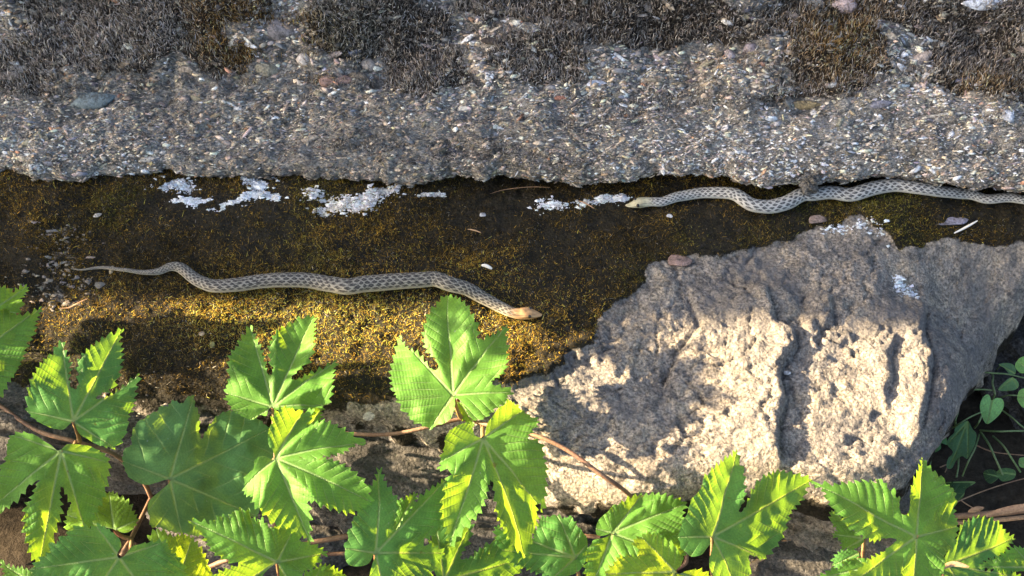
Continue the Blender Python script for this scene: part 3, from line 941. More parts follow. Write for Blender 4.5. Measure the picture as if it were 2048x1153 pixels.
# ------------------------------------------------------------------ the two snakes
def snake(name, label, path, light, dark, headcol, flip, seed, contrast, bias=0.0, thick=1.0):
    """path: (px, py, half width px) from tail to snout"""
    a = np.array(path, float)
    n = 1150
    k = DIST / FPX
    zc = 0.008 + a[:, 2] * k * 0.55
    W = on_z(a[:, 0], a[:, 1], zc)
    for _ in range(3):
        W = on_z(a[:, 0], a[:, 1], ledge_z(W[:, 0], W[:, 1]) + 0.0025 + a[:, 2] * k * 0.7)
    Q = np.hstack([W, (a[:, 2] * k)[:, None]])
    Q = resample(catmull(Q, 0.0015), n)
    sl = np.concatenate([[0], np.cumsum(np.linalg.norm(np.diff(Q[:, :3], axis=0), axis=1))])
    L = sl[-1]
    R = Q[:, 3] * thick
    R[0] = 1e-5; R[-1] = 1e-5
    K = 68
    th = (np.arange(K) + 0.5) / K * 2 * math.pi          # 0 = side, pi/2 = back
    T = np.gradient(Q[:, :3], axis=0); T /= np.linalg.norm(T, axis=1)[:, None]
    upv = np.array([0, 0, 1.0])
    Aside = np.cross(T, upv); Aside /= np.linalg.norm(Aside, axis=1)[:, None]
    Bup = np.cross(Aside, T)
    # the lying body: settle on the moss
    gz = ledge_z(Q[:, 0], Q[:, 1])
    gz = np.convolve(np.pad(gz, 40, mode='edge'), np.ones(81) / 81, 'valid')
    headl = 0.031
    hs = np.clip((sl - (L - headl)) / headl, 0, 1)        # 0 neck .. 1 snout
    flat = 0.80 - 0.22 * sstep(0.0, 0.4, hs)
    Q[:, 2] = gz + 0.0025 + R * flat * 0.92
    ct, st = np.cos(th), np.sin(th)
    # cross-section: broad round back, flattened belly
    cx = np.sign(ct) * np.abs(ct) ** 0.92
    cz = np.where(st > 0, st, st * 0.75)
    s2 = sl[:, None] + 0 * th[None]
    arc = (th[None] - math.pi / 2) + 0 * s2                # angle from the spine
    # scales in a diamond lattice
    slen = 0.0016 * np.clip(R / 0.0065, 0.30, 1.0)
    u = np.cumsum(np.concatenate([[0], np.diff(sl)]) / slen)[:, None]
    rows = 15
    v = arc / (2 * math.pi) * 34
    p, q = u + v, u - v
    fp = np.abs((p / 2) % 1 - 0.5) * 2; fq = np.abs((q / 2) % 1 - 0.5) * 2   # 1 at scale borders
    edge = np.maximum(fp, fq)
    dome = 1 - edge ** 2.5
    keel = np.exp(-((((v + np.floor(p / 2) * 0) - (np.floor(p / 2) - np.floor(q / 2))) / 0.10) ** 2))
    body = sstep(0.25, 0.02, hs)[:, None]
    hgt = (dome * 0.00055 + keel * dome * 0.0002) * body * np.clip(R / 0.005, 0.15, 1)[:, None]
    rad = R[:, None]
    off_s = cx[None] * (rad + hgt); off_u = cz[None] * (rad * flat[:, None] + hgt)
    # head: brow ridges, a groove behind the eyes, tapered snout
    brow = np.exp(-((hs[:, None] - 0.62) / 0.12) ** 2) * np.exp(-((np.abs(arc) - 0.95) / 0.35) ** 2)
    off_u = off_u + 0.0010 * brow
    off_u = off_u * (1 - 0.35 * sstep(0.6, 1.0, hs))[:, None]
    Vv = Q[:, None, :3] + Aside[:, None] * off_s[..., None] + Bup[:, None] * off_u[..., None]
    # colours
    r_ = np.random.default_rng(seed)
    ci_, cj_ = np.floor(p / 2), np.floor(q / 2)
    al, rw = ci_ + cj_, ci_ - cj_
    cellid = _h(ci_, cj_, seed)
    ra = 0.40
    rowi = np.round(arc / ra)
    per = 0.0067 * np.clip(R / 0.0065, 0.35, 1.0)
    ub = np.cumsum(np.concatenate([[0], np.diff(sl)]) / per)[:, None]
    warp = 0.22 * fbm(ub * 0.9, rowi * 0.7 + 0 * ub, 2, seed)
    chk = np.cos(2 * math.pi * (ub + 0.5 * (rowi % 2) + warp)) * 0.6 + np.cos((arc / ra - rowi) * 2 * math.pi) * 0.45
    blot = sstep(-0.22, 0.12, chk + bias + 0.45 * (cellid - 0.5))
    dk = np.clip(contrast * blot + flip * (0.35 + 0.6 * cellid), 0, 1) * (0.62 + 0.38 * sstep(1.02, 0.74, edge))
    dorsal = sstep(1.75, 1.15, np.abs(arc))
    dk = dk * dorsal
    lc = np.array(light); dc = np.array(dark)
    col = lc + (dc - lc) * dk[..., None]
    col = col * (1 + 0.16 * (edge ** 3 - 0.5)[..., None] * body[..., None])
    belly = sstep(1.3, 1.9, np.abs(arc))[..., None]
    col = col + (np.array([0.36, 0.335, 0.25]) - col) * belly * 0.7
    hc = np.array(headcol)
    plates = fbm(hs[:, None] * 9 + 0 * arc, np.abs(arc) * 2.4, 3, seed + 3)
    line = np.exp(-((np.abs(arc) - 0.55 - 0.5 * hs[:, None]) / 0.10) ** 2) * sstep(0.1, 0.3, hs)[:, None] * sstep(0.75, 0.55, hs)[:, None]
    hcol = hc * (1 + 0.5 * plates[..., None]) * (1 - 0.6 * line[..., None])
    # dark V behind the head, stripe through the eye
    vmark = np.exp(-((hs[:, None] - 0.06 - 0.16 * np.abs(arc)) / 0.045) ** 2) * sstep(1.3, 0.9, np.abs(arc))
    stripe = np.exp(-((np.abs(arc) - 1.28) / 0.12) ** 2) * sstep(0.35, 0.5, hs)[:, None] * sstep(0.95, 0.8, hs)[:, None]
    mouth = np.exp(-((np.abs(arc) - 1.62) / 0.05) ** 2) * sstep(0.2, 0.4, hs)[:, None]
    hcol = hcol * (1 - 0.7 * mouth[..., None])
    hcol = hcol * (1 - 0.75 * np.clip(vmark, 0, 1)[..., None]) * (1 - 0.6 * stripe[..., None])
    hm = sstep(-0.0, 0.45, hs)[:, None, None] + 0 * hcol
    col = col + (hcol - col) * hm
    F = []
    i = np.arange(n - 1)[:, None]; j = np.arange(K)[None]
    F = np.stack([i * K + j, i * K + (j + 1) % K, (i + 1) * K + (j + 1) % K, (i + 1) * K + j], -1).reshape(-1, 4)
    me = mesh_np(name, Vv.reshape(-1, 3), F[:, ::-1], np.clip(col, 0, 0.8).reshape(-1, 3))
    o = link(name, me, M['snake'])
    tag(o, label, 'snake')
    # eyes
    ie = int(np.searchsorted(hs, 0.66))
    em, ent, eout = new_mat('snake_eye')
    finish(ent, eout, (0.02, 0.015, 0.01), 0.15, None, 0.6)
    eme = mesh_np('eye', IV2 * 0.0016, IF2); eme.materials.append(em)
    for sgn in (1, -1):
        e = bpy.data.objects.new('eye', eme); C.objects.link(e)
        e.location = Q[ie, :3] + Aside[ie] * sgn * R[ie] * 0.80 + Bup[ie] * R[ie] * 0.36
        e.parent = o
    return o


SN1 = [(142, 538, 1.0), (165, 539.5, 1.8), (203, 535, 3.2), (245, 538, 3.8), (286, 546, 4.8), (315, 542, 7), (340, 535, 9), (362, 537, 10.5), (386, 556, 11.5), (405, 567, 12.5), (430, 572, 13.5), (472, 571, 14.5), (520, 563, 15),
       (569, 560, 15.5), (620, 564, 16), (660, 570, 16.5), (693, 573, 17), (730, 571, 17.5), (766, 567, 17.5), (805, 564, 17), (840, 561, 16.5), (870, 560, 16), (901, 566, 15.5), (937, 583, 14), (974, 602, 12.3), (1005, 617, 11), (1022, 624, 10.8), (1035, 627, 12.5), (1048, 628, 14), (1060, 628, 12.5), (1072, 628, 8.5), (1080, 627.5, 5.0), (1083, 627, 2)]
SN2 = [(2330, 428, 1.0), (2260, 426, 2.5), (2180, 428, 4.5), (2110, 420, 7), (2046, 402, 9.5), (2017, 395, 10.5), (1975, 396, 10.5), (1933, 390, 11.5), (1871, 382, 13), (1829, 375, 14), (1787, 371, 15), (1745, 378, 15.5), (1703, 390, 15.5), (1662, 389, 15), (1625, 388, 14.5), (1600, 394, 15),
       (1575, 406, 15.5), (1550, 413, 15.5), (1524, 414, 15), (1500, 408, 14.5), (1471, 392, 14), (1440, 385, 13), (1398, 389, 12), (1356, 396, 11), (1324, 402, 10), (1304, 405, 11), (1290, 405.5, 12.8), (1280, 406, 13), (1268, 407.5, 9.5), (1257, 409, 5.0), (1251, 409.5, 2)]
snake('snake', 'grey-brown snake stretched along the mossy slab, head in the sun', SN1, (0.29, 0.268, 0.215), (0.018, 0.016, 0.016), (0.40, 0.235, 0.105), 0.20, 11, 0.9, 0.08)
snake('snake', 'pale dark-spotted snake lying in the crevice under the overhanging boulder', SN2, (0.40, 0.395, 0.36), (0.028, 0.028, 0.031), (0.36, 0.335, 0.22), 0.08, 12, 0.95, -0.10)

# ------------------------------------------------------------------ unseen block added on the sun side to shade the boulder
def stone(name, label, c, size, mat, seed, rough=0.12, cat='rock', sub=5, parent=None, group=None, sharp=0.0):
    v, f = ico(sub)
    n = v.copy()
    w = np.sign(v) * np.abs(v) ** (1 - sharp)
    d = 1 + rough * (fbm(n[:, 0] * 1.7 + n[:, 2] * 2.1 + seed, n[:, 1] * 1.9 + n[:, 2] * 1.3, 4, seed) * 1.6) + rough * 0.6 * fbm(n[:, 0] * 7 + n[:, 2] * 5, n[:, 1] * 7 - n[:, 2] * 5, 5, seed + 1, 0.65)
    w = w * d[:, None] * np.array(size)
    o = link(name, mesh_np(name, w, f), mat)
    o.location = c
    if label:
        tag(o, label, cat, group)
    return o


EDGE_Y = float(on_z(700, 604, 0.0)[1])         # the sun patch ends here on the slab
bx = -2.3
by = EDGE_Y + math.tan(SUN_TRAVEL) * (bx + 0.14)
# added tall block, out of view: its near side face is the edge of the shade
zz = np.linspace(-0.25, 1.75, 60); yy = np.concatenate([np.linspace(0, 0.06, 12), np.linspace(0.1, 1.9, 30)])
ring = []
def block():
    prof = [(0.0, 0.02), (-0.03, 0.8), (0.0, 1.7), (0.5, 1.75), (0.55, 0.9), (0.5, 0.01), (0.25, 0.0)]
    P0 = resample(np.array(prof), 160, True)
    zs = np.concatenate([np.linspace(-0.3, 1.7, 80), [1.72, 1.735, 1.74]])
    sc = np.concatenate([np.ones(80), [0.97, 0.85, 0.0]])
    cc = P0.mean(0)
    V = np.zeros((len(zs), 160, 3))
    for i, (z, s_) in enumerate(zip(zs, sc)):
        q = cc + (P0 - cc) * s_
        th = np.arange(160) / 160 * 20
        dn = 0.02 * fbm(th, 0 * th + z * 3, 4, 77)
        V[i, :, 0] = q[:, 0] - 0.55 + dn
        V[i, :, 1] = q[:, 1] + np.abs(dn) * 0.3
        V[i, :, 2] = z
    i = np.arange(len(zs) - 1)[:, None]; j = np.arange(160)[None]
    F = np.stack([i * 160 + j, i * 160 + (j + 1) % 160, (i + 1) * 160 + (j + 1) % 160, (i + 1) * 160 + j], -1).reshape(-1, 4)
    return mesh_np('shade_block', V.reshape(-1, 3), F)
o = link('shade_block', block(), M['tan_stone'])
o.location = (bx, by, 0)
tag(o, 'tall unseen block added on the sunny side to shade the boulder', 'rock')

# ------------------------------------------------------------------ stones below the slab
def stone_px(px, py, z, size, label, mat, seed, **kw):
    p = on_z(px, py, z)
    return stone('stone', label, p, size, mat, seed, **kw)


stone_px(790, 935, -0.10, (0.085, 0.05, 0.05), 'dark rounded stone wedged under the slab between the leaves', M['dark_stone'], 201, rough=0.16, sharp=0.25)
stone_px(1640, 1010, -0.12, (0.075, 0.06, 0.045), 'tan stone under the slab behind the red stalk', M['tan_stone'], 202, rough=0.16, sharp=0.3)
stone_px(1570, 1125, -0.13, (0.055, 0.04, 0.03), 'dark blue-grey stone at the bottom beside the leaves', M['dark_stone'], 203, sharp=0.3)
stone_px(1000, 1040, -0.14, (0.10, 0.05, 0.05), 'brown stone in the shade below the big vine leaf', M['dark_stone'], 204, rough=0.16, sharp=0.3)
stone_px(40, 830, -0.05, (0.08, 0.05, 0.05), 'grey-brown stone behind the leftmost vine leaves', M['dark_stone'], 205, rough=0.16, sharp=0.3)
stone_px(310, 860, -0.07, (0.09, 0.05, 0.05), 'dark stone below the mossy edge behind the broad leaf', M['dark_stone'], 206, rough=0.16, sharp=0.3)
stone_px(540, 1010, -0.16, (0.10, 0.06, 0.05), 'dark stone low in the shade behind the vine', M['dark_stone'], 207, rough=0.16, sharp=0.3)
stone_px(2150, 720, -0.21, (0.11, 0.12, 0.08), 'dark rock in the shade beyond the end of the slab', M['dark_stone'], 208, rough=0.18, sharp=0.25)

# ------------------------------------------------------------------ leaves traced as outlines on tilted planes
SC = 3.8425
TILES = {1: (0, 560), 2: (0, 853), 3: (380, 600), 4: (380, 853), 5: (760, 560), 6: (680, 853), 7: (860, 790), 8: (1140, 853), 9: (1300, 853), 10: (1600, 853), 11: (1748, 853), 12: (1848, 653)}


def tpx(tile, pts):
    a = np.array(pts, float).reshape(-1, 2)
    return a[:, 0] / SC + TILES[tile][0], a[:, 1] / SC + TILES[tile][1]


def leaf_mesh(O, J, tips, fold, droop, wave, tooth, seed, base_col, quilt=1.0, curl=0.0, spacing=None, res=0.00138):
    """O outline (n,2), J junction, tips (k,2): all in leaf plane metres with J at the origin"""
    r = np.random.default_rng(seed)
    D = catmull(O, 0.0009, True)
    # serrated margin
    seg_ = np.linalg.norm(np.roll(D, -1, 0) - D, axis=1)
    s = np.concatenate([[0], np.cumsum(seg_)[:-1]])
    tg = np.roll(D, -2, 0) - np.roll(D, 2, 0); tg /= np.linalg.norm(tg, axis=1)[:, None] + 1e-12
    area = 0.5 * np.sum(D[:, 0] * np.roll(D[:, 1], -1) - np.roll(D[:, 0], -1) * D[:, 1])
    nr = np.stack([tg[:, 1], -tg[:, 0]], 1) * (1 if area > 0 else -1)
    rad = np.linalg.norm(D, axis=1)
    outw = np.sum(tg * D, 1) / (rad + 1e-9)
    Rm = rad.max()
    per = 0.0052 * (Rm / 0.06) ** 0.5
    ph = (s / per + 0.35 * np.sin(s / per * 0.7 + seed)) % 1.0
    w1 = sstep(-0.25, 0.25, outw)
    saw = ph ** 1.3 * w1 + (1 - ph) ** 1.3 * (1 - w1)
    amp = tooth * sstep(0.22 * Rm, 0.5 * Rm, rad)
    D = D + nr * (amp * (saw - 0.25))[:, None]
    nb = len(D)
    lo = D.min(0); hi = D.max(0)
    gx_, gy_ = np.meshgrid(np.arange(lo[0], hi[0], res), np.arange(lo[1], hi[1], res * 0.87), indexing='ij')
    gx_ = gx_ + (np.arange(gx_.shape[1]) % 2)[None] * res * 0.5
    g = np.stack([gx_.ravel(), gy_.ravel()], 1) + r.uniform(-0.12, 0.12, (gx_.size, 2)) * res
    g = g[in_poly(g[:, 0], g[:, 1], D)]
    # stay clear of the rim
    keep = np.ones(len(g), bool)
    for a in range(0, len(g), 4000):
        dd = np.min(np.sum((g[a:a + 4000, None] - D[None, ::2]) ** 2, -1), 1)
        keep[a:a + 4000] = dd > (0.55 * res) ** 2
    g = g[keep]
    allp = np.vstack([D, g])
    vs, es, fs, *_ = delaunay_2d_cdt([Vector(p) for p in allp], [], [list(range(nb))], 1, 1e-7)
    vs = np.array([(p.x, p.y) for p in vs])
    fs = np.array([f for f in fs if len(f) == 3])
    # lobe coordinates
    quilt_w = min(1.0, quilt + 0.25)
    T = np.asarray(tips, float); tl = np.linalg.norm(T, axis=1); td = T / tl[:, None]
    rr_ = np.linalg.norm(vs, axis=1) + 1e-9
    cosang = (vs @ td.T) / rr_[:, None]
    k = np.argmax(cosang, 1)
    u = np.sum(vs * td[k], 1); vv = np.abs(td[k, 0] * vs[:, 1] - td[k, 1] * vs[:, 0])
    sd = np.sign(td[k, 0] * vs[:, 1] - td[k, 1] * vs[:, 0])
    sp = spacing or (0.0062 * (Rm / 0.06) ** 0.6)
    phs = (u - 0.85 * vv) / sp + 0.15 * sd
    cell = np.abs(np.sin(math.pi * phs))
    near_v = sstep(0.0, 0.010 * Rm / 0.06, vv)
    h = quilt * 0.0009 * (cell ** 0.7 - 0.5) * near_v
    along = (vv + 0.5 * u) / 0.0027
    lf = 1 + 0.45 * (_h(np.arange(len(T)), np.arange(len(T)) * 3 + 1, seed) - 0.5)
    fb = fold * np.sum(np.exp(8 * cosang) * lf[None], 1) / np.sum(np.exp(8 * cosang), 1)
    h = h + fb * (np.sqrt(vv ** 2 + 0.0012 ** 2) - 0.0012)
    h = h - droop * rr_ ** 2 / Rm
    th = np.arctan2(vs[:, 1], vs[:, 0])
    h = h + wave * (rr_ / Rm) ** 2 * Rm * (0.10 * np.sin(3 * th + seed) + 0.06 * np.sin(7 * th + 2.1 * seed))
    h = h + 0.0065 * fbm(vs[:, 0] * 30 + seed, vs[:, 1] * 30, 3, seed) * np.minimum(rr_ / 0.03, 1)
    tone = 1 + 0.16 * fbm(vs[:, 0] * 40, vs[:, 1] * 40 + seed, 3, seed + 5)
    col = np.array(base_col)[None] * tone[:, None]
    V3 = np.hstack([vs, h[:, None]])
    return V3, fs, col, {'vv': vv, 'phs': phs, 'along': along, 'rad': np.clip(u / tl[k], 0, 1), 'side': near_v * quilt_w}


def leaf(vine, tile, J, outline, tips, z, tilt=(0.0, -0.35), fold=0.25, droop=0.12, wave=0.5, tooth=0.0038, col=(0.095, 0.24, 0.038), quilt=1.0, seed=None, pet=None, mat='leaf', label=None, spacing=None):
    seed = seed or (int(J[0] * 7 + J[1] * 3 + tile * 101) % 9973)
    jx, jy = tpx(tile, [J]); J3 = on_z(jx[0], jy[0], z)
    n = np.array([tilt[0], tilt[1], 1.0]); n /= np.linalg.norm(n)
    ax = np.cross([0, 1.0, 0], n); ax /= np.linalg.norm(ax); ay = np.cross(n, ax)

    def loc(pts):
        x, y = tpx(tile, pts)
        W = on_plane(x, y, J3, n) - J3
        return np.stack([W @ ax, W @ ay], 1)
    V3, F, colv, vein = leaf_mesh(loc(outline), None, loc(tips), fold, droop, wave, tooth, seed, col, quilt, spacing=spacing)
    W = V3[:, 0:1] * ax + V3[:, 1:2] * ay + V3[:, 2:3] * n
    # front faces towards the normal
    a, b, c = W[F[0, 0]], W[F[0, 1]], W[F[0, 2]]
    if np.dot(np.cross(b - a, c - a), n) < 0:
        F = F[:, ::-1]
    me = mesh_np('leaf', W, F, colv, extra=vein)
    o = link('leaf', me, M[mat])
    o.location = J3 - np.array(vine.location)
    o.parent = vine
    if label:
        o['label'] = label
    # petiole from the junction down to the stem
    if pet is not None:
        ex, ey, ez = pet
        E = on_z(ex, ey, ez) - J3
        mid = E * 0.45 + np.array([0, 0, -0.25 * np.linalg.norm(E) + 0.0])
        Q = resample(catmull(np.array([[0, 0, 0.0004], E * 0.08 + [0, 0, -0.003], mid, E]), 0.003), 24)
        Vt, Ft = tube_np(Q, np.linspace(0.0014, 0.0019, 24), 8)
        po = link('petiole', mesh_np('petiole', Vt, Ft), M['petiole'])
        po.parent = o
    return o


def stem(parent, pts, r0, r1, mat, name='stem', knots=0):
    """pts: (px, py, z)"""
    a = np.array(pts, float)
    W = on_z(a[:, 0], a[:, 1], a[:, 2])
    Q = resample(catmull(W, 0.004), 70)
    Rr = 0.8 * np.linspace(r0, r1, 70) * (1 + 0.10 * fbm(np.arange(70) * 0.21, np.zeros(70), 3, int(a[0, 0]) & 255))
    V, F = tube_np(Q, Rr, 10)
    o = link(name, mesh_np(name, V - np.array(parent.location), F), M[mat])
    o.parent = parent
    return o


G_DARK = (0.075, 0.215, 0.047); G_MID = (0.095, 0.24, 0.038); G_YEL = (0.125, 0.265, 0.028)

vineA = empty('hop_vine', on_z(60, 1000, -0.18), 'leafy green hop vine climbing at the lower left corner', 'vine')
vineB = empty('hop_vine', on_z(520, 1080, -0.18), 'hop vine with one very broad dull leaf and paler leaves on top', 'vine')
vineC = empty('hop_vine', on_z(900, 1060, -0.18), 'hop vine whose topmost leaf reaches the body of the sunlit snake', 'vine')
vineD = empty('hop_vine', on_z(1330, 1130, -0.18), 'hop vine spreading leaves below the sunlit grey slab', 'vine')
vineE = empty('hop_vine', on_z(1830, 1140, -0.18), 'hop vine in the lower right corner by the red stalk', 'vine')
for v_ in (vineA, vineB, vineC, vineD, vineE):
    v_['group'] = 'hop vines'

# --- vine A
leaf(vineA, 1, (-60, 240), [(-120, 120), (-20, 80), (60, 75), (110, 95), (160, 60), (205, 50), (200, 95), (160, 150), (170, 195), (120, 260), (60, 225), (0, 235), (-60, 250), (-120, 230)], [(205, 50), (-110, 130), (130, 250)], 0.055, (0.2, -0.3), pet=(-20, 700, 0.0), col=G_YEL, fold=0.5)
leaf(vineA, 1, (-160, 560), [(-250, 420), (-200, 260), (-60, 215), (60, 230), (130, 265), (170, 260), (250, 235), (320, 195), (300, 245), (275, 330), (265, 400), (215, 480), (190, 560), (160, 630), (120, 700), (60, 790), (30, 850), (0, 890), (-120, 930), (-200, 800), (-180, 600), (-220, 560)], [(320, 195), (-230, 300), (10, 880), (-130, 900)], 0.045, (0.4, -0.3), pet=(-40, 790, 0.0), fold=0.15)
leaf(vineA, 1, (562, 1088), [(545, 1100), (490, 1150), (420, 1145), (350, 1120), (280, 1075), (225, 1010), (210, 940), (225, 850), (245, 770), (290, 690), (340, 620), (370, 580), (405, 560), (435, 510), (478, 450), (500, 530), (525, 590), (540, 650), (530, 720), (535, 790), (560, 830), (590, 835), (605, 800), (600, 700), (605, 640), (640, 580), (690, 530), (760, 470), (830, 420), (890, 400), (943, 360), (925, 440), (935, 500), (935, 590), (925, 680), (905, 740), (870, 810), (820, 845), (770, 870), (740, 905), (760, 915), (810, 900), (860, 870), (930, 820), (1010, 765), (1075, 718), (1050, 820), (1045, 880), (1020, 980), (985, 1050), (975, 1120), (960, 1180), (930, 1240), (880, 1290), (820, 1290), (740, 1265), (680, 1230), (620, 1195), (590, 1150), (575, 1105)], [(478, 450), (943, 360), (1075, 718), (225, 1000), (860, 1285)], 0.030, (0.4, -0.3), fold=0.16, pet=(160, 885, 0.0), col=G_DARK)
leaf(vineA, 2, (468, 190), [(470, 178), (440, 185), (400, 150), (340, 110), (270, 65), (190, 45), (130, 45), (75, 80), (60, 150), (50, 240), (0, 320), (-60, 420), (-80, 520), (-60, 600), (0, 628), (70, 590), (140, 545), (200, 470), (260, 430), (310, 415), (290, 440), (270, 480), (240, 560), (195, 620), (190, 700), (190, 790), (215, 880), (240, 960), (275, 1010), (300, 1065), (320, 1000), (360, 960), (395, 890), (420, 820), (450, 720), (470, 640), (465, 560), (460, 480), (480, 460), (510, 510), (545, 570), (560, 600), (590, 660), (640, 720), (670, 800), (700, 760), (740, 640), (790, 560), (815, 460), (835, 370), (840, 270), (810, 220), (750, 180), (690, 150), (600, 140), (520, 140), (482, 168)], [(100, 60), (-60, 600), (300, 1065), (670, 800), (835, 270)], 0.030, (0.36, -0.40), fold=0.2, droop=0.35, pet=(152, 884, 0.0))
leaf(vineA, 2, (880, 800), [(520, 810), (490, 720), (510, 640), (560, 580), (700, 640), (760, 570), (800, 520), (840, 500), (900, 530), (960, 560), (1000, 610), (1040, 690), (1050, 730), (1020, 790), (970, 820), (900, 805), (850, 785), (700, 770), (600, 810)], [(510, 680), (830, 500), (1050, 720)], -0.035, (0.1, -0.5), fold=0.2, col=G_YEL, pet=(262, 1078, -0.05))
leaf(vineA, 2, (915, 1005), [(920, 1012), (900, 985), (930, 920), (920, 870), (870, 820), (800, 770), (760, 755), (700, 775), (640, 760), (560, 790), (530, 820), (470, 860), (460, 890), (400, 900), (390, 960), (330, 1000), (260, 1070), (240, 1110), (300, 1180), (350, 1260), (480, 1320), (650, 1400), (800, 1380), (900, 1330), (1050, 1370), (1200, 1390), (1350, 1330), (1440, 1240), (1420, 1100), (1380, 1020), (1300, 960), (1280, 890), (1200, 885), (1110, 900), (1020, 920), (960, 990)], [(740, 760), (250, 1090), (650, 1400), (1200, 1390), (1260, 890)], 0.010, (0.42, -0.4), fold=0.12, col=G_DARK, pet=(262, 1078, -0.05))
leaf(vineA, 2, (290, 1230), [(10, 1045), (80, 1075), (170, 1095), (240, 1110), (290, 1160), (310, 1230), (200, 1290), (90, 1250), (50, 1150)], [(10, 1045), (90, 1250)], -0.03, (0.4, -0.4), pet=(120, 1180, -0.08), fold=0.15)
leaf(vineA, 2, (1350, 1230), [(1145, 870), (1200, 800), (1260, 820), (1330, 850), (1420, 830), (1480, 860), (1520, 910), (1560, 960), (1600, 1060), (1640, 1150), (1600, 1250), (1450, 1280), (1350, 1240), (1300, 1050), (1250, 950)], [(1200, 800), (1480, 860), (1640, 1150)], -0.04, (0.45, -0.4), col=G_YEL, fold=0.2, pet=(330, 1190, -0.09))
LEAF_SRC = [o for o in vineA.children if o.name.startswith('leaf')]
def shade_leaf(src, px, py, dist, spin, scale):
    """an added leaf, out of view towards the sun, that shades the given spot"""
    from mathutils import Matrix
    t = Vector(on_z(px, py, 0.01)) - SUN_D * dist
    o = bpy.data.objects.new('leaf', src.data); C.objects.link(o)
    o.parent = vineA
    q = Vector((0.1, -0.3, 1)).rotation_difference(Vector((-0.75, -0.35, 0.6)))
    o.matrix_basis = Matrix.Translation(t - Vector(vineA.location)) @ Matrix.Rotation(spin, 4, SUN_D) @ q.to_matrix().to_4x4() @ Matrix.Scale(scale, 4)
    return o
for (k_, px, py, dist, spin, scale) in [(2, 190, 700, 0.32, 0.2, 0.8), (2, 250, 640, 0.33, 2.2, 0.7), (3, 20, 760, 0.24, 1.0, 0.8), (2, 120, 820, 0.30, 3.0, 0.9), (2, 200, 960, 0.40, 4.0, 0.9), (3, 120, 1080, 0.36, 5.0, 0.9), (2, 480, 760, 0.50, 0.9, 0.75), (2, 1165, 700, 0.80, 0.4, 0.42), (3, 1235, 655, 0.84, 1.7, 0.40), (2, 1300, 705, 0.86, 2.9, 0.40), (3, 1290, 765, 0.84, 4.4, 0.36), (2, 1130, 655, 0.78, 5.2, 0.30)]:
    shade_leaf(LEAF_SRC[k_], px, py, dist, spin, scale)  # extra leaves added outside the view for the shadows they cast
stem(vineA, [(-120, 760, 0.0), (-40, 790, 0.0), (0, 812, 0.0), (75, 862, -0.005), (152, 884, -0.005), (230, 910, -0.02), (285, 960, -0.05), (310, 1020, -0.08)], 0.0022, 0.0024, 'stem')
stem(vineA, [(300, 1000, -0.07), (262, 1078, -0.05), (240, 1120, -0.05), (225, 1200, -0.08)], 0.0022, 0.0025, 'stem')

# --- vine B
leaf(vineB, 2, (1305, 405), [(1290, 408), (1210, 430), (1130, 450), (1060, 430), (990, 385), (955, 300), (945, 240), (960, 180), (1010, 140), (1015, 60), (1050, -20), (1110, -56), (1150, -90), (1215, -120), (1240, -160), (1290, -150), (1330, -200), (1390, -170), (1440, -215), (1490, -240), (1495, -160), (1520, -120), (1535, -40), (1530, 40), (1550, 98), (1580, 48), (1630, -32), (1680, -87), (1750, -122), (1850, -125), (1950, -80), (2050, 0), (2100, 100), (2110, 250), (2060, 400), (2010, 550), (1980, 680), (1900, 690), (1800, 700), (1700, 760), (1600, 820), (1500, 835), (1430, 820), (1300, 800), (1230, 770), (1165, 770), (1150, 690), (1135, 620), (1150, 570), (1190, 530), (1250, 480), (1300, 435)], [(1490, -240), (2070, 20), (1960, 680), (1400, 820), (960, 270)], -0.015, (0.36, -0.45), fold=0.05, droop=0.05, wave=0.3, tooth=0.0016, quilt=0.45, col=(0.078, 0.20, 0.066), spacing=0.016, pet=(330, 1010, -0.08))
leaf(vineB, 3, (638, 826), [(625, 828), (600, 850), (590, 900), (540, 890), (490, 930), (430, 915), (380, 890), (340, 870), (310, 810), (275, 765), (295, 735), (280, 690), (310, 640), (315, 570), (325, 490), (345, 430), (380, 385), (400, 320), (430, 260), (460, 205), (490, 270), (520, 330), (550, 390), (565, 440), (580, 500), (585, 550), (605, 575), (625, 590), (640, 570), (645, 535), (628, 510), (615, 440), (620, 370), (650, 290), (690, 240), (740, 190), (780, 165), (830, 130), (880, 115), (940, 90), (945, 150), (950, 230), (955, 320), (950, 400), (930, 455), (910, 490), (870, 530), (800, 580), (780, 602), (790, 625), (850, 612), (900, 580), (960, 550), (1040, 500), (1115, 450), (1100, 530), (1100, 590), (1100, 650), (1090, 710), (1060, 770), (1020, 800), (950, 820), (900, 840), (800, 850), (700, 852), (655, 845)], [(460, 205), (940, 90), (1115, 450), (290, 720), (1040, 790), (480, 920)], 0.025, (-0.02, -0.3), fold=0.55, pet=(548, 850, 0.0))
leaf(vineB, 3, (900, 1000), [(905, 992), (890, 930), (920, 830), (980, 810), (1035, 800), (1010, 860), (1000, 920), (950, 970)], [(1035, 800)], 0.0, (0.4, -0.3), fold=0.2, col=G_MID, pet=(600, 880, -0.02))
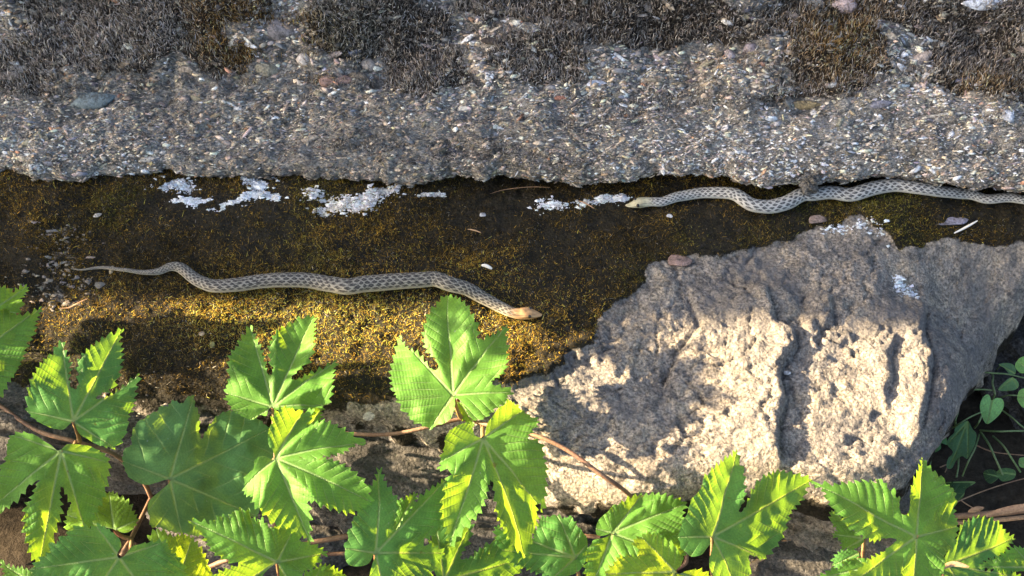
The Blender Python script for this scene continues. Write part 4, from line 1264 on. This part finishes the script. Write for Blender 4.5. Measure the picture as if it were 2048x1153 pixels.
leaf(vineB, 4, (662, 248), [(650, 238), (640, 190), (615, 160), (610, 100), (620, 40), (645, 0), (645, -40), (680, -90), (745, -140), (770, -115), (830, -135), (860, -125), (925, -150), (915, -80), (895, -20), (905, -5), (960, -20), (1010, -30), (1080, -20), (1150, 10), (1200, 30), (1260, 60), (1315, 98), (1250, 120), (1200, 170), (1140, 205), (1100, 220), (1030, 240), (960, 245), (900, 255), (880, 275), (905, 292), (960, 275), (1040, 265), (1120, 280), (1200, 320), (1270, 360), (1330, 410), (1355, 440), (1370, 500), (1380, 560), (1310, 600), (1250, 640), (1200, 655), (1140, 640), (1040, 620), (1000, 600), (950, 580), (900, 530), (870, 480), (845, 450), (850, 480), (880, 540), (910, 600), (920, 680), (915, 780), (912, 875), (870, 830), (830, 820), (790, 800), (740, 770), (700, 780), (650, 750), (610, 720), (580, 680), (540, 650), (500, 600), (480, 540), (420, 520), (410, 470), (425, 430), (410, 410), (440, 370), (490, 330), (500, 280), (530, 245), (580, 240), (635, 258)], [(860, -130), (1315, 98), (1375, 550), (912, 875), (420, 450)], 0.040, (0.0, -0.35), fold=0.52, droop=0.2, pet=(548, 920, 0.0))
leaf(vineB, 4, (670, 1045), [(655, 1060), (600, 1100), (560, 1150), (540, 1220), (400, 1290), (260, 1270), (180, 1200), (200, 1140), (270, 1110), (340, 1085), (400, 1060), (330, 1050), (240, 1010), (170, 960), (150, 900), (125, 870), (95, 800), (20, 715), (100, 720), (160, 740), (230, 690), (300, 690), (370, 640), (450, 650), (480, 700), (515, 735), (550, 710), (580, 760), (620, 790), (680, 770), (740, 770), (800, 810), (850, 840), (840, 880), (900, 900), (960, 920), (1060, 970), (1000, 990), (1000, 1030), (960, 1060), (950, 1090), (880, 1110), (860, 1160), (880, 1230), (800, 1290), (720, 1250), (690, 1150), (682, 1070)], [(20, 715), (790, 800), (1060, 970), (820, 1280), (300, 1270)], 0.0, (0.42, -0.38), fold=0.28, pet=(556, 1190, -0.08))
leaf(vineB, 4, (900, 1300), [(870, 1150), (950, 1100), (1010, 1070), (1080, 1080), (1150, 1110), (1200, 1130), (1230, 1200), (1200, 1290), (1050, 1350), (910, 1320), (880, 1260)], [(1010, 1070), (1220, 1200), (880, 1160)], -0.04, (0.4, -0.4), pet=(600, 1220, -0.1))
stem(vineB, [(340, 1180, -0.12), (430, 1130, -0.09), (490, 1112, -0.08), (600, 1090, -0.08), (700, 1072, -0.08), (790, 1060, -0.09)], 0.0030, 0.0026, 'stem')
stem(vineB, [(548, 835, 0.01), (548, 860, 0.0), (552, 920, -0.02), (556, 1000, -0.06), (540, 1110, -0.08)], 0.0020, 0.0026, 'stem')
stem(vineB, [(560, 1120, -0.10), (640, 1110, -0.10), (720, 1105, -0.10), (820, 1090, -0.11)], 0.0020, 0.0018, 'stem')

# --- vine C
leaf(vineC, 5, (562, 888), [(575, 920), (580, 960), (560, 1040), (540, 1080), (480, 1110), (430, 1110), (390, 1140), (340, 1120), (290, 1100), (240, 1080), (225, 1040), (180, 1010), (165, 960), (140, 930), (140, 890), (110, 860), (100, 800), (85, 740), (82, 680), (92, 610), (105, 520), (112, 470), (130, 415), (160, 460), (200, 510), (260, 540), (300, 570), (330, 610), (360, 650), (400, 690), (440, 690), (450, 670), (435, 620), (400, 580), (370, 550), (340, 490), (330, 430), (340, 370), (360, 300), (385, 230), (420, 180), (445, 120), (485, 72), (540, 85), (600, 130), (650, 180), (690, 240), (710, 280), (735, 330), (748, 400), (735, 470), (700, 540), (660, 600), (632, 640), (645, 650), (690, 580), (740, 510), (800, 440), (860, 400), (910, 360), (960, 305), (950, 400), (965, 480), (965, 560), (970, 640), (960, 700), (930, 740), (870, 770), (855, 792), (890, 820), (960, 830), (1020, 860), (970, 900), (980, 930), (900, 980), (860, 1030), (800, 1080), (730, 1090), (690, 1050), (640, 960), (600, 915)], [(130, 415), (495, 72), (960, 305), (1020, 860), (380, 1140)], 0.046, (-0.12, -0.40), fold=0.36, droop=0.22, wave=0.7, pet=(930, 840, 0.0), label='topmost leaf with its tip against the snake')
leaf(vineC, 5, (600, 925), [(590, 930), (640, 960), (690, 1050), (720, 1090), (690, 1100), (640, 1060), (590, 1030), (575, 980)], [(720, 1090)], 0.015, (0.1, -0.3), fold=0.2, col=G_YEL, pet=(930, 840, 0.0))
leaf(vineC, 7, (408, 335), [(390, 330), (340, 310), (320, 260), (280, 225), (220, 240), (180, 260), (125, 310), (115, 360), (115, 420), (92, 470), (100, 520), (80, 555), (140, 570), (180, 582), (140, 640), (112, 700), (112, 760), (105, 820), (110, 880), (125, 940), (150, 990), (170, 1040), (182, 1140), (220, 1100), (260, 1040), (310, 990), (340, 950), (380, 910), (410, 830), (430, 760), (445, 690), (470, 652), (490, 690), (495, 770), (510, 840), (520, 900), (550, 960), (590, 1030), (640, 1090), (700, 1140), (770, 1165), (805, 1190), (820, 1130), (840, 1050), (860, 980), (862, 870), (850, 830), (820, 760), (780, 700), (740, 650), (690, 600), (640, 562), (640, 548), (680, 560), (720, 610), (760, 670), (800, 720), (850, 770), (880, 810), (907, 860), (915, 780), (910, 700), (900, 600), (890, 540), (865, 480), (855, 420), (820, 380), (750, 360), (730, 330), (760, 300), (790, 260), (830, 210), (790, 170), (760, 130), (710, 90), (690, 62), (640, 60), (615, 40), (570, 80), (520, 110), (490, 150), (470, 180), (440, 220), (428, 270), (420, 318)], [(95, 500), (182, 1140), (800, 1185), (907, 860), (740, 100)], 0.05, (0.32, -0.32), fold=0.34, droop=0.2, pet=(965, 850, 0.0))
leaf(vineC, 6, (272, 975), [(255, 988), (230, 1040), (190, 1070), (120, 1080), (60, 1060), (40, 1000), (45, 940), (35, 900), (65, 870), (60, 800), (90, 780), (95, 720), (130, 680), (150, 620), (190, 600), (230, 540), (235, 480), (270, 430), (300, 390), (320, 315), (350, 390), (365, 440), (400, 500), (425, 560), (430, 620), (420, 700), (410, 770), (430, 797), (455, 770), (480, 710), (530, 660), (580, 590), (640, 530), (700, 480), (770, 440), (840, 395), (835, 480), (830, 560), (830, 640), (810, 720), (770, 770), (720, 830), (640, 870), (560, 880), (522, 895), (530, 912), (600, 912), (700, 915), (760, 930), (825, 965), (790, 1010), (750, 1050), (720, 1120), (660, 1160), (600, 1150), (540, 1160), (490, 1145), (450, 1200), (380, 1250), (290, 1230), (225, 1170), (240, 1080), (268, 1000)], [(320, 315), (840, 395), (825, 965), (330, 1240), (45, 940)], 0.0, (0.4, -0.38), fold=0.16, col=G_DARK, pet=(745, 1180, -0.08))
leaf(vineC, 6, (430, 805), [(420, 795), (425, 640), (450, 570), (500, 560), (575, 515), (560, 600), (520, 680), (460, 780)], [(575, 515)], -0.05, (0.0, -0.4), pet=(800, 1130, -0.10))
leaf(vineC, 6, (800, 1190), [(740, 1150), (700, 1000), (720, 850), (800, 750), (880, 790), (950, 780), (1025, 740), (1020, 820), (1000, 890), (950, 960), (932, 1010), (960, 1022), (1010, 1005), (1080, 950), (1150, 900), (1250, 870), (1300, 850), (1340, 930), (1400, 980), (1440, 1010), (1420, 1080), (1350, 1150), (1250, 1220), (1050, 1260), (850, 1250)], [(1025, 740), (1430, 1010), (760, 790)], -0.045, (0.42, -0.42), fold=0.1, col=G_DARK, pet=(880, 1230, -0.1))
leaf(vineC, 7, (1114, 1253), [(860, 960), (880, 930), (920, 945), (980, 920), (1030, 950), (1080, 950), (1110, 1000), (1150, 1050), (1200, 1110), (1205, 1200), (1180, 1300), (1100, 1380), (950, 1400), (800, 1350), (640, 1290), (560, 1200), (520, 1010), (600, 1040), (700, 1120), (800, 1100), (830, 1040)], [(980, 920), (1205, 1150), (560, 1190), (520, 1010), (950, 1400)], -0.03, (0.42, -0.4), fold=0.12, col=G_DARK, pet=(1180, 1180, -0.1))
stem(vineC, [(620, 862, -0.02), (700, 868, -0.012), (780, 869, -0.008), (860, 854, -0.002), (925, 838, 0.0), (965, 848, 0.004), (1060, 868, 0.018), (1130, 898, 0.016), (1200, 948, 0.010), (1262, 994, -0.015), (1300, 1060, -0.07)], 0.0019, 0.0024, 'stem')
stem(vineC, [(780, 1062, -0.10), (900, 1048, -0.10), (1010, 1052, -0.10), (1110, 1066, -0.10), (1200, 1075, -0.10)], 0.0026, 0.0022, 'stem')

# --- vine D
leaf(vineD, 8, (328, 822), [(315, 825), (260, 842), (205, 838), (200, 770), (230, 710), (290, 660), (320, 620), (380, 600), (440, 560), (500, 530), (570, 515), (650, 510), (720, 520), (820, 545), (910, 575), (880, 640), (870, 720), (850, 790), (840, 840), (870, 920), (875, 1000), (850, 1040), (810, 1000), (760, 920), (650, 880), (560, 862), (520, 880), (540, 990), (480, 1000), (440, 1000), (360, 1040), (300, 1100), (280, 1180), (200, 1250), (130, 1180), (110, 1100), (125, 1030), (108, 990), (150, 930), (180, 880), (260, 860)], [(560, 515), (900, 580), (865, 1030), (170, 1220), (205, 790)], 0.0, (0.08, -0.35), fold=0.4, pet=(1255, 1180, -0.08))
leaf(vineD, 9, (478, 850), [(465, 852), (460, 900), (430, 940), (400, 980), (360, 1000), (310, 1000), (270, 960), (240, 930), (240, 890), (225, 850), (240, 790), (250, 720), (270, 690), (290, 610), (310, 560), (350, 530), (370, 500), (400, 470), (405, 420), (430, 380), (470, 340), (500, 310), (540, 290), (560, 270), (600, 240), (650, 220), (680, 185), (705, 165), (710, 220), (720, 290), (728, 340), (720, 400), (720, 460), (710, 520), (700, 590), (680, 620), (668, 660), (690, 664), (720, 620), (760, 530), (800, 460), (860, 400), (920, 370), (990, 340), (1060, 345), (1130, 360), (1200, 375), (1285, 395), (1240, 450), (1210, 530), (1160, 590), (1100, 650), (1080, 690), (1060, 750), (1020, 830), (980, 900), (960, 920), (940, 960), (910, 990), (870, 1020), (830, 1000), (790, 990), (762, 992), (770, 1060), (780, 1130), (770, 1200), (700, 1240), (600, 1260), (520, 1200), (450, 1110), (445, 1040), (460, 980), (480, 920), (490, 880)], [(705, 165), (1285, 395), (880, 1010), (680, 1240), (230, 850)], 0.02, (0.42, -0.35), fold=0.18, col=G_DARK, pet=(1440, 1160, -0.08))
leaf(vineD, 8, (808, 1118), [(300, 1150), (300, 1110), (350, 1060), (380, 1010), (450, 990), (520, 1000), (545, 980), (500, 880), (560, 840), (630, 820), (690, 850), (760, 890), (810, 950), (850, 1030), (850, 1070), (822, 1100), (820, 1122), (850, 1132), (900, 1110), (990, 1100), (1060, 1120), (1110, 1150), (1160, 1220), (1050, 1300), (900, 1330), (700, 1340), (450, 1280), (330, 1220)], [(560, 838), (300, 1130), (1150, 1210), (700, 1340)], 0.03, (0.5, -0.3), fold=0.3, col=G_YEL, pet=(1370, 1200, -0.06))
stem(vineD, [(1255, 1200, -0.1), (1330, 1150, -0.09), (1372, 1125, -0.08), (1360, 1090, -0.07), (1300, 1060, -0.08)], 0.0024, 0.002, 'stem')
stem(vineD, [(1440, 1190, -0.1), (1500, 1130, -0.1), (1600, 1095, -0.1), (1720, 1075, -0.1)], 0.0024, 0.002, 'dry', 'dry_stalk')

# --- vine E
leaf(vineE, 10, (893, 850), [(155, 420), (240, 432), (300, 442), (360, 430), (430, 432), (500, 425), (560, 440), (605, 420), (630, 480), (680, 510), (705, 550), (740, 565), (750, 630), (780, 680), (810, 680), (825, 650), (830, 590), (822, 530), (835, 490), (850, 440), (890, 380), (920, 320), (940, 290), (955, 240), (990, 300), (1020, 340), (1050, 370), (1100, 420), (1120, 470), (1160, 495), (1165, 550), (1190, 585), (1190, 640), (1185, 700), (1220, 735), (1220, 800), (1190, 860), (1180, 920), (1130, 960), (1090, 1000), (1080, 1080), (1060, 1150), (1040, 1220), (950, 1300), (800, 1320), (600, 1290), (420, 1240), (370, 1140), (440, 1100), (490, 1050), (560, 1010), (640, 970), (720, 900), (745, 872), (700, 858), (640, 862), (560, 880), (500, 860), (430, 820), (415, 790), (370, 765), (340, 700), (285, 640), (262, 590), (242, 550), (235, 500), (200, 450)], [(155, 420), (955, 240), (1215, 770), (900, 1310), (400, 1200)], 0.025, (0.42, -0.35), fold=0.26, pet=(1830, 1190, -0.08))
leaf(vineE, 10, (492, 862), [(250, 740), (270, 640), (330, 700), (380, 770), (430, 820), (490, 872), (470, 910), (410, 945), (350, 940), (312, 918), (318, 880), (262, 830), (298, 790)], [(270, 640), (265, 830), (350, 942)], -0.02, (0.4, -0.35), fold=0.2, pet=(1745, 1120, -0.09))
leaf(vineE, 10, (520, 1085), [(170, 1150), (230, 1120), (245, 1100), (330, 1080), (350, 1040), (440, 1010), (510, 1020), (528, 1060), (510, 1100), (400, 1180), (300, 1240), (180, 1220)], [(170, 1160), (440, 1010), (300, 1235)], -0.02, (0.3, -0.35), fold=0.25, pet=(1740, 1180, -0.09))
leaf(vineE, 10, (450, 975), [(262, 1010), (300, 970), (370, 950), (440, 960), (452, 1000), (400, 1022), (340, 1050), (300, 1088), (266, 1080)], [(275, 1060)], -0.08, (0.0, -0.4), fold=0.1, col=G_DARK, pet=(1740, 1130, -0.12))
leaf(vineE, 11, (560, 1065), [(540, 1010), (600, 910), (650, 830), (645, 790), (690, 740), (740, 720), (780, 700), (850, 710), (890, 720), (950, 740), (1000, 760), (1050, 790), (1100, 820), (1150, 845), (1100, 900), (1060, 930), (1030, 970), (960, 1000), (900, 1010), (840, 1040), (802, 1080), (840, 1102), (900, 1110), (1000, 1100), (1100, 1120), (1180, 1160), (1100, 1230), (950, 1290), (750, 1300), (600, 1250), (530, 1150)], [(1150, 845), (1180, 1160), (740, 1295)], -0.03, (0.42, -0.4), fold=0.2, col=G_DARK, pet=(1890, 1190, -0.1))
leaf(vineE, 11, (1220, 1085), [(830, 1085), (850, 1045), (950, 1000), (1050, 940), (1120, 930), (1180, 960), (1225, 1050), (1225, 1100), (1150, 1115), (1000, 1108)], [(835, 1080), (1080, 935)], -0.06, (0.4, -0.4), fold=0.15, col=G_MID, pet=(2080, 1180, -0.1))
stem(vineE, [(1500, 1052, -0.095), (1580, 1036, -0.09), (1665, 1029, -0.085), (1740, 1030, -0.085), (1850, 1034, -0.085), (1960, 1030, -0.08), (2120, 1012, -0.07)], 0.0030, 0.0036, 'stem')
stem(vineE, [(1560, 1085, -0.10), (1700, 1062, -0.10), (1850, 1050, -0.10), (2000, 1040, -0.09), (2120, 1026, -0.085)], 0.0020, 0.0024, 'dry', 'dry_stalk')

# dry husk caught on the red stalk
def husk(pts, w, label, z, col='dry'):
    a = np.array(pts, float); W = resample(catmull(on_z(a[:, 0], a[:, 1], z), 0.003), 30)
    T = np.gradient(W, axis=0); T /= np.linalg.norm(T, axis=1)[:, None]
    S = np.cross(T, [0, -0.5, 0.86]); S /= np.linalg.norm(S, axis=1)[:, None]
    t = np.linspace(0, 1, 30); wd = w * np.sin(math.pi * np.clip(t * 0.94 + 0.03, 0, 1)) ** 0.6
    V = []
    for j in np.linspace(-1, 1, 7):
        V.append(W + S * (wd * j)[:, None] + np.array([0, -0.5, 0.86]) * (0.5 * wd * (1 - j * j) + 0.0005 * np.sin(j * 9))[:, None])
    V = np.stack(V, 1)
    o = link('dry_husk', mesh_np('dry_husk', V.reshape(-1, 3), grid_faces(30, 7)), M[col])
    return tag(o, label, 'dry leaf', 'dry husks')


husk([(1968, 1034), (2000, 1024), (2040, 1016), (2090, 1008)], 0.0030, 'orange dry husk lying along the red stalk', -0.062)
husk([(1936, 1024), (1952, 1019), (1968, 1016)], 0.0022, 'small orange dry scrap beside the husk', -0.066)
husk([(1880, 1140), (1905, 1128), (1938, 1134)], 0.0020, 'pale green curled bud scale on the corner leaf', -0.0)
husk([(1238, 963), (1265, 972), (1310, 985)], 0.0016, 'pale dry blade lying on the front of the slab', -0.02)

# ------------------------------------------------------------------ the small creeping weed beyond the slab
weed = empty('creeping_weed', on_z(1985, 800, -0.2), 'small weed with heart-shaped leaves in the dark beyond the slab', 'plant')
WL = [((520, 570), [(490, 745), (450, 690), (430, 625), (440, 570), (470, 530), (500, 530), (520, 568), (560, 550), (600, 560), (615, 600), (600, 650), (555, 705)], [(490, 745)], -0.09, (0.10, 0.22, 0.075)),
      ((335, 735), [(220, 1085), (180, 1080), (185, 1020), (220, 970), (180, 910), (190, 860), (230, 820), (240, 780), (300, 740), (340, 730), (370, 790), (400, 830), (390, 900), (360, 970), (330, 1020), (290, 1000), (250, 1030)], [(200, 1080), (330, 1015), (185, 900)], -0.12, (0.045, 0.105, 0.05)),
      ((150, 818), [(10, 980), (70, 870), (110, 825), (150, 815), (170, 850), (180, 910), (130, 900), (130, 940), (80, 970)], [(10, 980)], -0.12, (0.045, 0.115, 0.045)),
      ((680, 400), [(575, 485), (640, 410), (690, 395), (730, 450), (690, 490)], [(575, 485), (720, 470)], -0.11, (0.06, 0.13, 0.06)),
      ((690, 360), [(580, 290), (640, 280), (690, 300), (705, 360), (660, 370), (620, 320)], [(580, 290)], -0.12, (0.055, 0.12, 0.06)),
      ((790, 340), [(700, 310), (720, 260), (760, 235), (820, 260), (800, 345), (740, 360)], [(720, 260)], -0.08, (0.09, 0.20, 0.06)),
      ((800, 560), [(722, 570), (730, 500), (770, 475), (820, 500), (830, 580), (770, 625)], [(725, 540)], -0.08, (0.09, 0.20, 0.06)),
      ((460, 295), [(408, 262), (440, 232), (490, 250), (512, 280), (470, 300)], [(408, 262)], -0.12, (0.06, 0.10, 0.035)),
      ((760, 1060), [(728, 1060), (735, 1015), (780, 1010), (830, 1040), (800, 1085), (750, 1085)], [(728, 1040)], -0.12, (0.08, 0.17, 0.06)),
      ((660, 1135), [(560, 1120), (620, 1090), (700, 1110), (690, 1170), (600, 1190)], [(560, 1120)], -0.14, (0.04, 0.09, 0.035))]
for q, (j, ol, tp, z, c) in enumerate(WL):
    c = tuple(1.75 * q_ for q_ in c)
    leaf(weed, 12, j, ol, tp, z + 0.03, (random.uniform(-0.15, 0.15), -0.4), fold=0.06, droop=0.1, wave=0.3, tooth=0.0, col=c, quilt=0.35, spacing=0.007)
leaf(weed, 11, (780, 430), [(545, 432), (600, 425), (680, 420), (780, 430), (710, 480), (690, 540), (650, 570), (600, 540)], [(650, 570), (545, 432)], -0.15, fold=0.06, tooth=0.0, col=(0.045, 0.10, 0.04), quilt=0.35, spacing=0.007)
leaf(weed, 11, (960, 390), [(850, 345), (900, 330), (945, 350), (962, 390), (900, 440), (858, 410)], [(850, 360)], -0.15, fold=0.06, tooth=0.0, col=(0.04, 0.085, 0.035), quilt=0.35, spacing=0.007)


def t12(x, y, z):
    a, b = tpx(12, [(x, y)])
    return (a[0], b[0], z)


for pts, rad in [([(520, 570), (545, 520), (525, 440), (530, 380), (480, 310), (465, 290)], 0.0012), ([(240, 525), (330, 495), (430, 485), (520, 492)], 0.0010), ([(150, 822), (260, 755), (350, 700), (440, 660)], 0.0010),
                 ([(325, 360), (430, 352), (530, 360), (640, 368), (780, 400)], 0.0010), ([(590, 550), (650, 530), (740, 535)], 0.0009), ([(605, 650), (680, 705), (730, 750), (790, 800)], 0.0010), ([(430, 800), (560, 808), (690, 805), (800, 805)], 0.0011),
                 ([(435, 815), (500, 910), (550, 1020), (610, 1150)], 0.0013), ([(530, 845), (610, 920), (670, 1010), (740, 1120)], 0.0012), ([(425, 830), (390, 940), (340, 1040), (295, 1150)], 0.0011), ([(245, 540), (262, 640), (240, 720), (245, 780)], 0.0014),
                 ([(75, 900), (60, 980), (45, 1080)], 0.0010), ([(560, 330), (590, 300)], 0.0008), ([(570, 480), (620, 435), (680, 395)], 0.0009), ([(390, 780), (420, 740), (445, 680)], 0.0012), ([(265, 1010), (262, 1080), (250, 1160)], 0.0012)]:
    z0 = -0.115
    stem(weed, [t12(x, y, z0 + 0.02 * math.sin(i)) for i, (x, y) in enumerate(pts)], rad, rad * 0.85, 'green_stem')
for pts in [[(1900, 1010), (1960, 985), (2020, 965), (2060, 955)], [(1950, 890), (1990, 905), (2060, 912)], [(1915, 995), (1935, 1010), (1990, 1040)], [(1880, 935), (1895, 930), (1890, 945)]]:
    o = empty('root_fibre', on_z(pts[0][0], pts[0][1], -0.17), None, None)
    st = stem(o, [(x, y, -0.17) for x, y in pts], 0.0008, 0.0005, 'dry', 'strand')
    tag(o, 'thin pale root fibre on the soil, ' + ['running up below the weed', 'crossing under the weed stems', 'near the orange husk', 'short and bent beside the slab'][[1900, 1950, 1915, 1880].index(pts[0][0])], 'root', 'root fibres')

# ------------------------------------------------------------------ litter on the moss
def bit(name, pts, rad, label, cat, mat, z=0.012):
    a = np.array(pts, float)
    W = on_z(a[:, 0], a[:, 1], z)
    W[:, 2] = ledge_z(W[:, 0], W[:, 1]) + 0.005
    Q = resample(catmull(W, 0.002), 24)
    t = np.linspace(0, 1, 24)
    V, F = tube_np(Q, rad * np.sin(math.pi * np.clip(0.04 + 0.92 * t, 0, 1)) ** 0.4, 8)
    return tag(link(name, mesh_np(name, V, F), mat), label, cat)


m_, nt_, out_ = new_mat('pale_seed'); finish(nt_, out_, (0.72, 0.68, 0.60), 0.6)
M['seed'] = m_
bit('seed', [(963, 532), (972, 533), (984, 537)], 0.0016, 'white seed lying on the moss above the snake', 'seed', M['seed'])
bit('twig', [(114, 609), (135, 607), (158, 602), (175, 597)], 0.0006, 'thin pale curved twig on the bare patch of the slab', 'twig', M['dry'])
bit('twig', [(1157, 402), (1170, 408), (1188, 416)], 0.0007, 'short straight twig near the snout of the second snake', 'twig', M['dry'])
bit('twig', [(980, 385), (1010, 376), (1060, 372), (1100, 374)], 0.00028, 'long hair-thin stalk on the moss under the boulder edge', 'twig', M['dry'])
bit('twig', [(1915, 448), (1938, 438), (1960, 428)], 0.0011, 'pale sliver by the flat purple chip at the end of the moss', 'twig', M['seed'])
bit('twig', [(935, 455), (950, 458), (962, 463)], 0.0006, 'tiny pale twig in the middle of the moss', 'twig', M['dry'])
CHIPS = [(1358, 527, 27, 15, (0.26, 0.175, 0.145), 'reddish flat stone chip on the border of moss and slab'), (1632, 447, 21, 10, (0.27, 0.20, 0.17), 'pinkish stone chip below the second snake'), (1905, 440, 36, 11, (0.24, 0.23, 0.28), 'flat purple-grey chip at the end of the moss'),
         (195, 433, 9, 5, (0.5, 0.47, 0.42), 'tiny cream chip on the moss at the far end'), (225, 545, 5, 9, (0.42, 0.36, 0.24), 'tiny tan chip under the tail of the snake'), (405, 672, 8, 5, (0.40, 0.30, 0.18), 'cream chip in the sunlit moss'), (425, 690, 6, 8, (0.36, 0.34, 0.12), 'yellow-green lump in the sunlit moss'),
         (735, 820, 14, 9, (0.42, 0.36, 0.30), 'cream patch of stone on the slab edge beside the leaf'), (1575, 745, 8, 5, (0.5, 0.5, 0.5), 'small white quartz chip in the crack of the slab'), (965, 437, 7, 5, (0.4, 0.4, 0.4), 'small whitish chip in the moss between the snakes'), (1337, 445, 7, 5, (0.5, 0.5, 0.5), 'little white flake under the neck of the second snake')]
for q, (px, py, hw, hh, col, lab) in enumerate(CHIPS):
    p = on_z(px, py, 0.004); p[2] = ledge_z(p[None, 0], p[None, 1])[0] + 0.0022
    k = np.dot(p - CAM, _F) / FPX
    o = pebble(p, np.array([0.98, 0.2 * math.sin(q), 0.0]) / np.linalg.norm([0.98, 0.2 * math.sin(q)]), np.array([-0.2 * math.sin(q), 0.98, 0]) / np.linalg.norm([0.98, 0.2 * math.sin(q)]), np.array([0, 0, 1.0]), np.array([hw * k, hh * k * 1.25, min(hw, hh) * k * 0.28]), np.array(col), q, None, 'stone_chip')
    tag(o, lab, 'stone chip', 'stone chips')

p = on_z(1620, 366, 0.030)
stone('soil_clump', 'dark ragged clump hanging from the boulder over the back of the second snake', p, (0.008, 0.009, 0.008), M['conglomerate'], 301, rough=0.45, cat='soil clump')

for pts_, cnt_, nm_ in (([(135, 460, 22), (120, 520, 30), (110, 575, 32), (140, 605, 24)], 420, 'stone dust and crumbs on the bare patch round the tail of the snake'), ([(60, 745, 20), (120, 760, 25), (300, 775, 30)], 160, 'stone crumbs along the front edge of the slab behind the leaves')):
    o = link('stone_crumbs', flakes(pts_, 6, cnt_, 0.0013, (0.22, 0.195, 0.165), 900 + cnt_, 'ledge'), M['lichen'])
    tag(o, nm_, 'crumbs', kind='stuff')
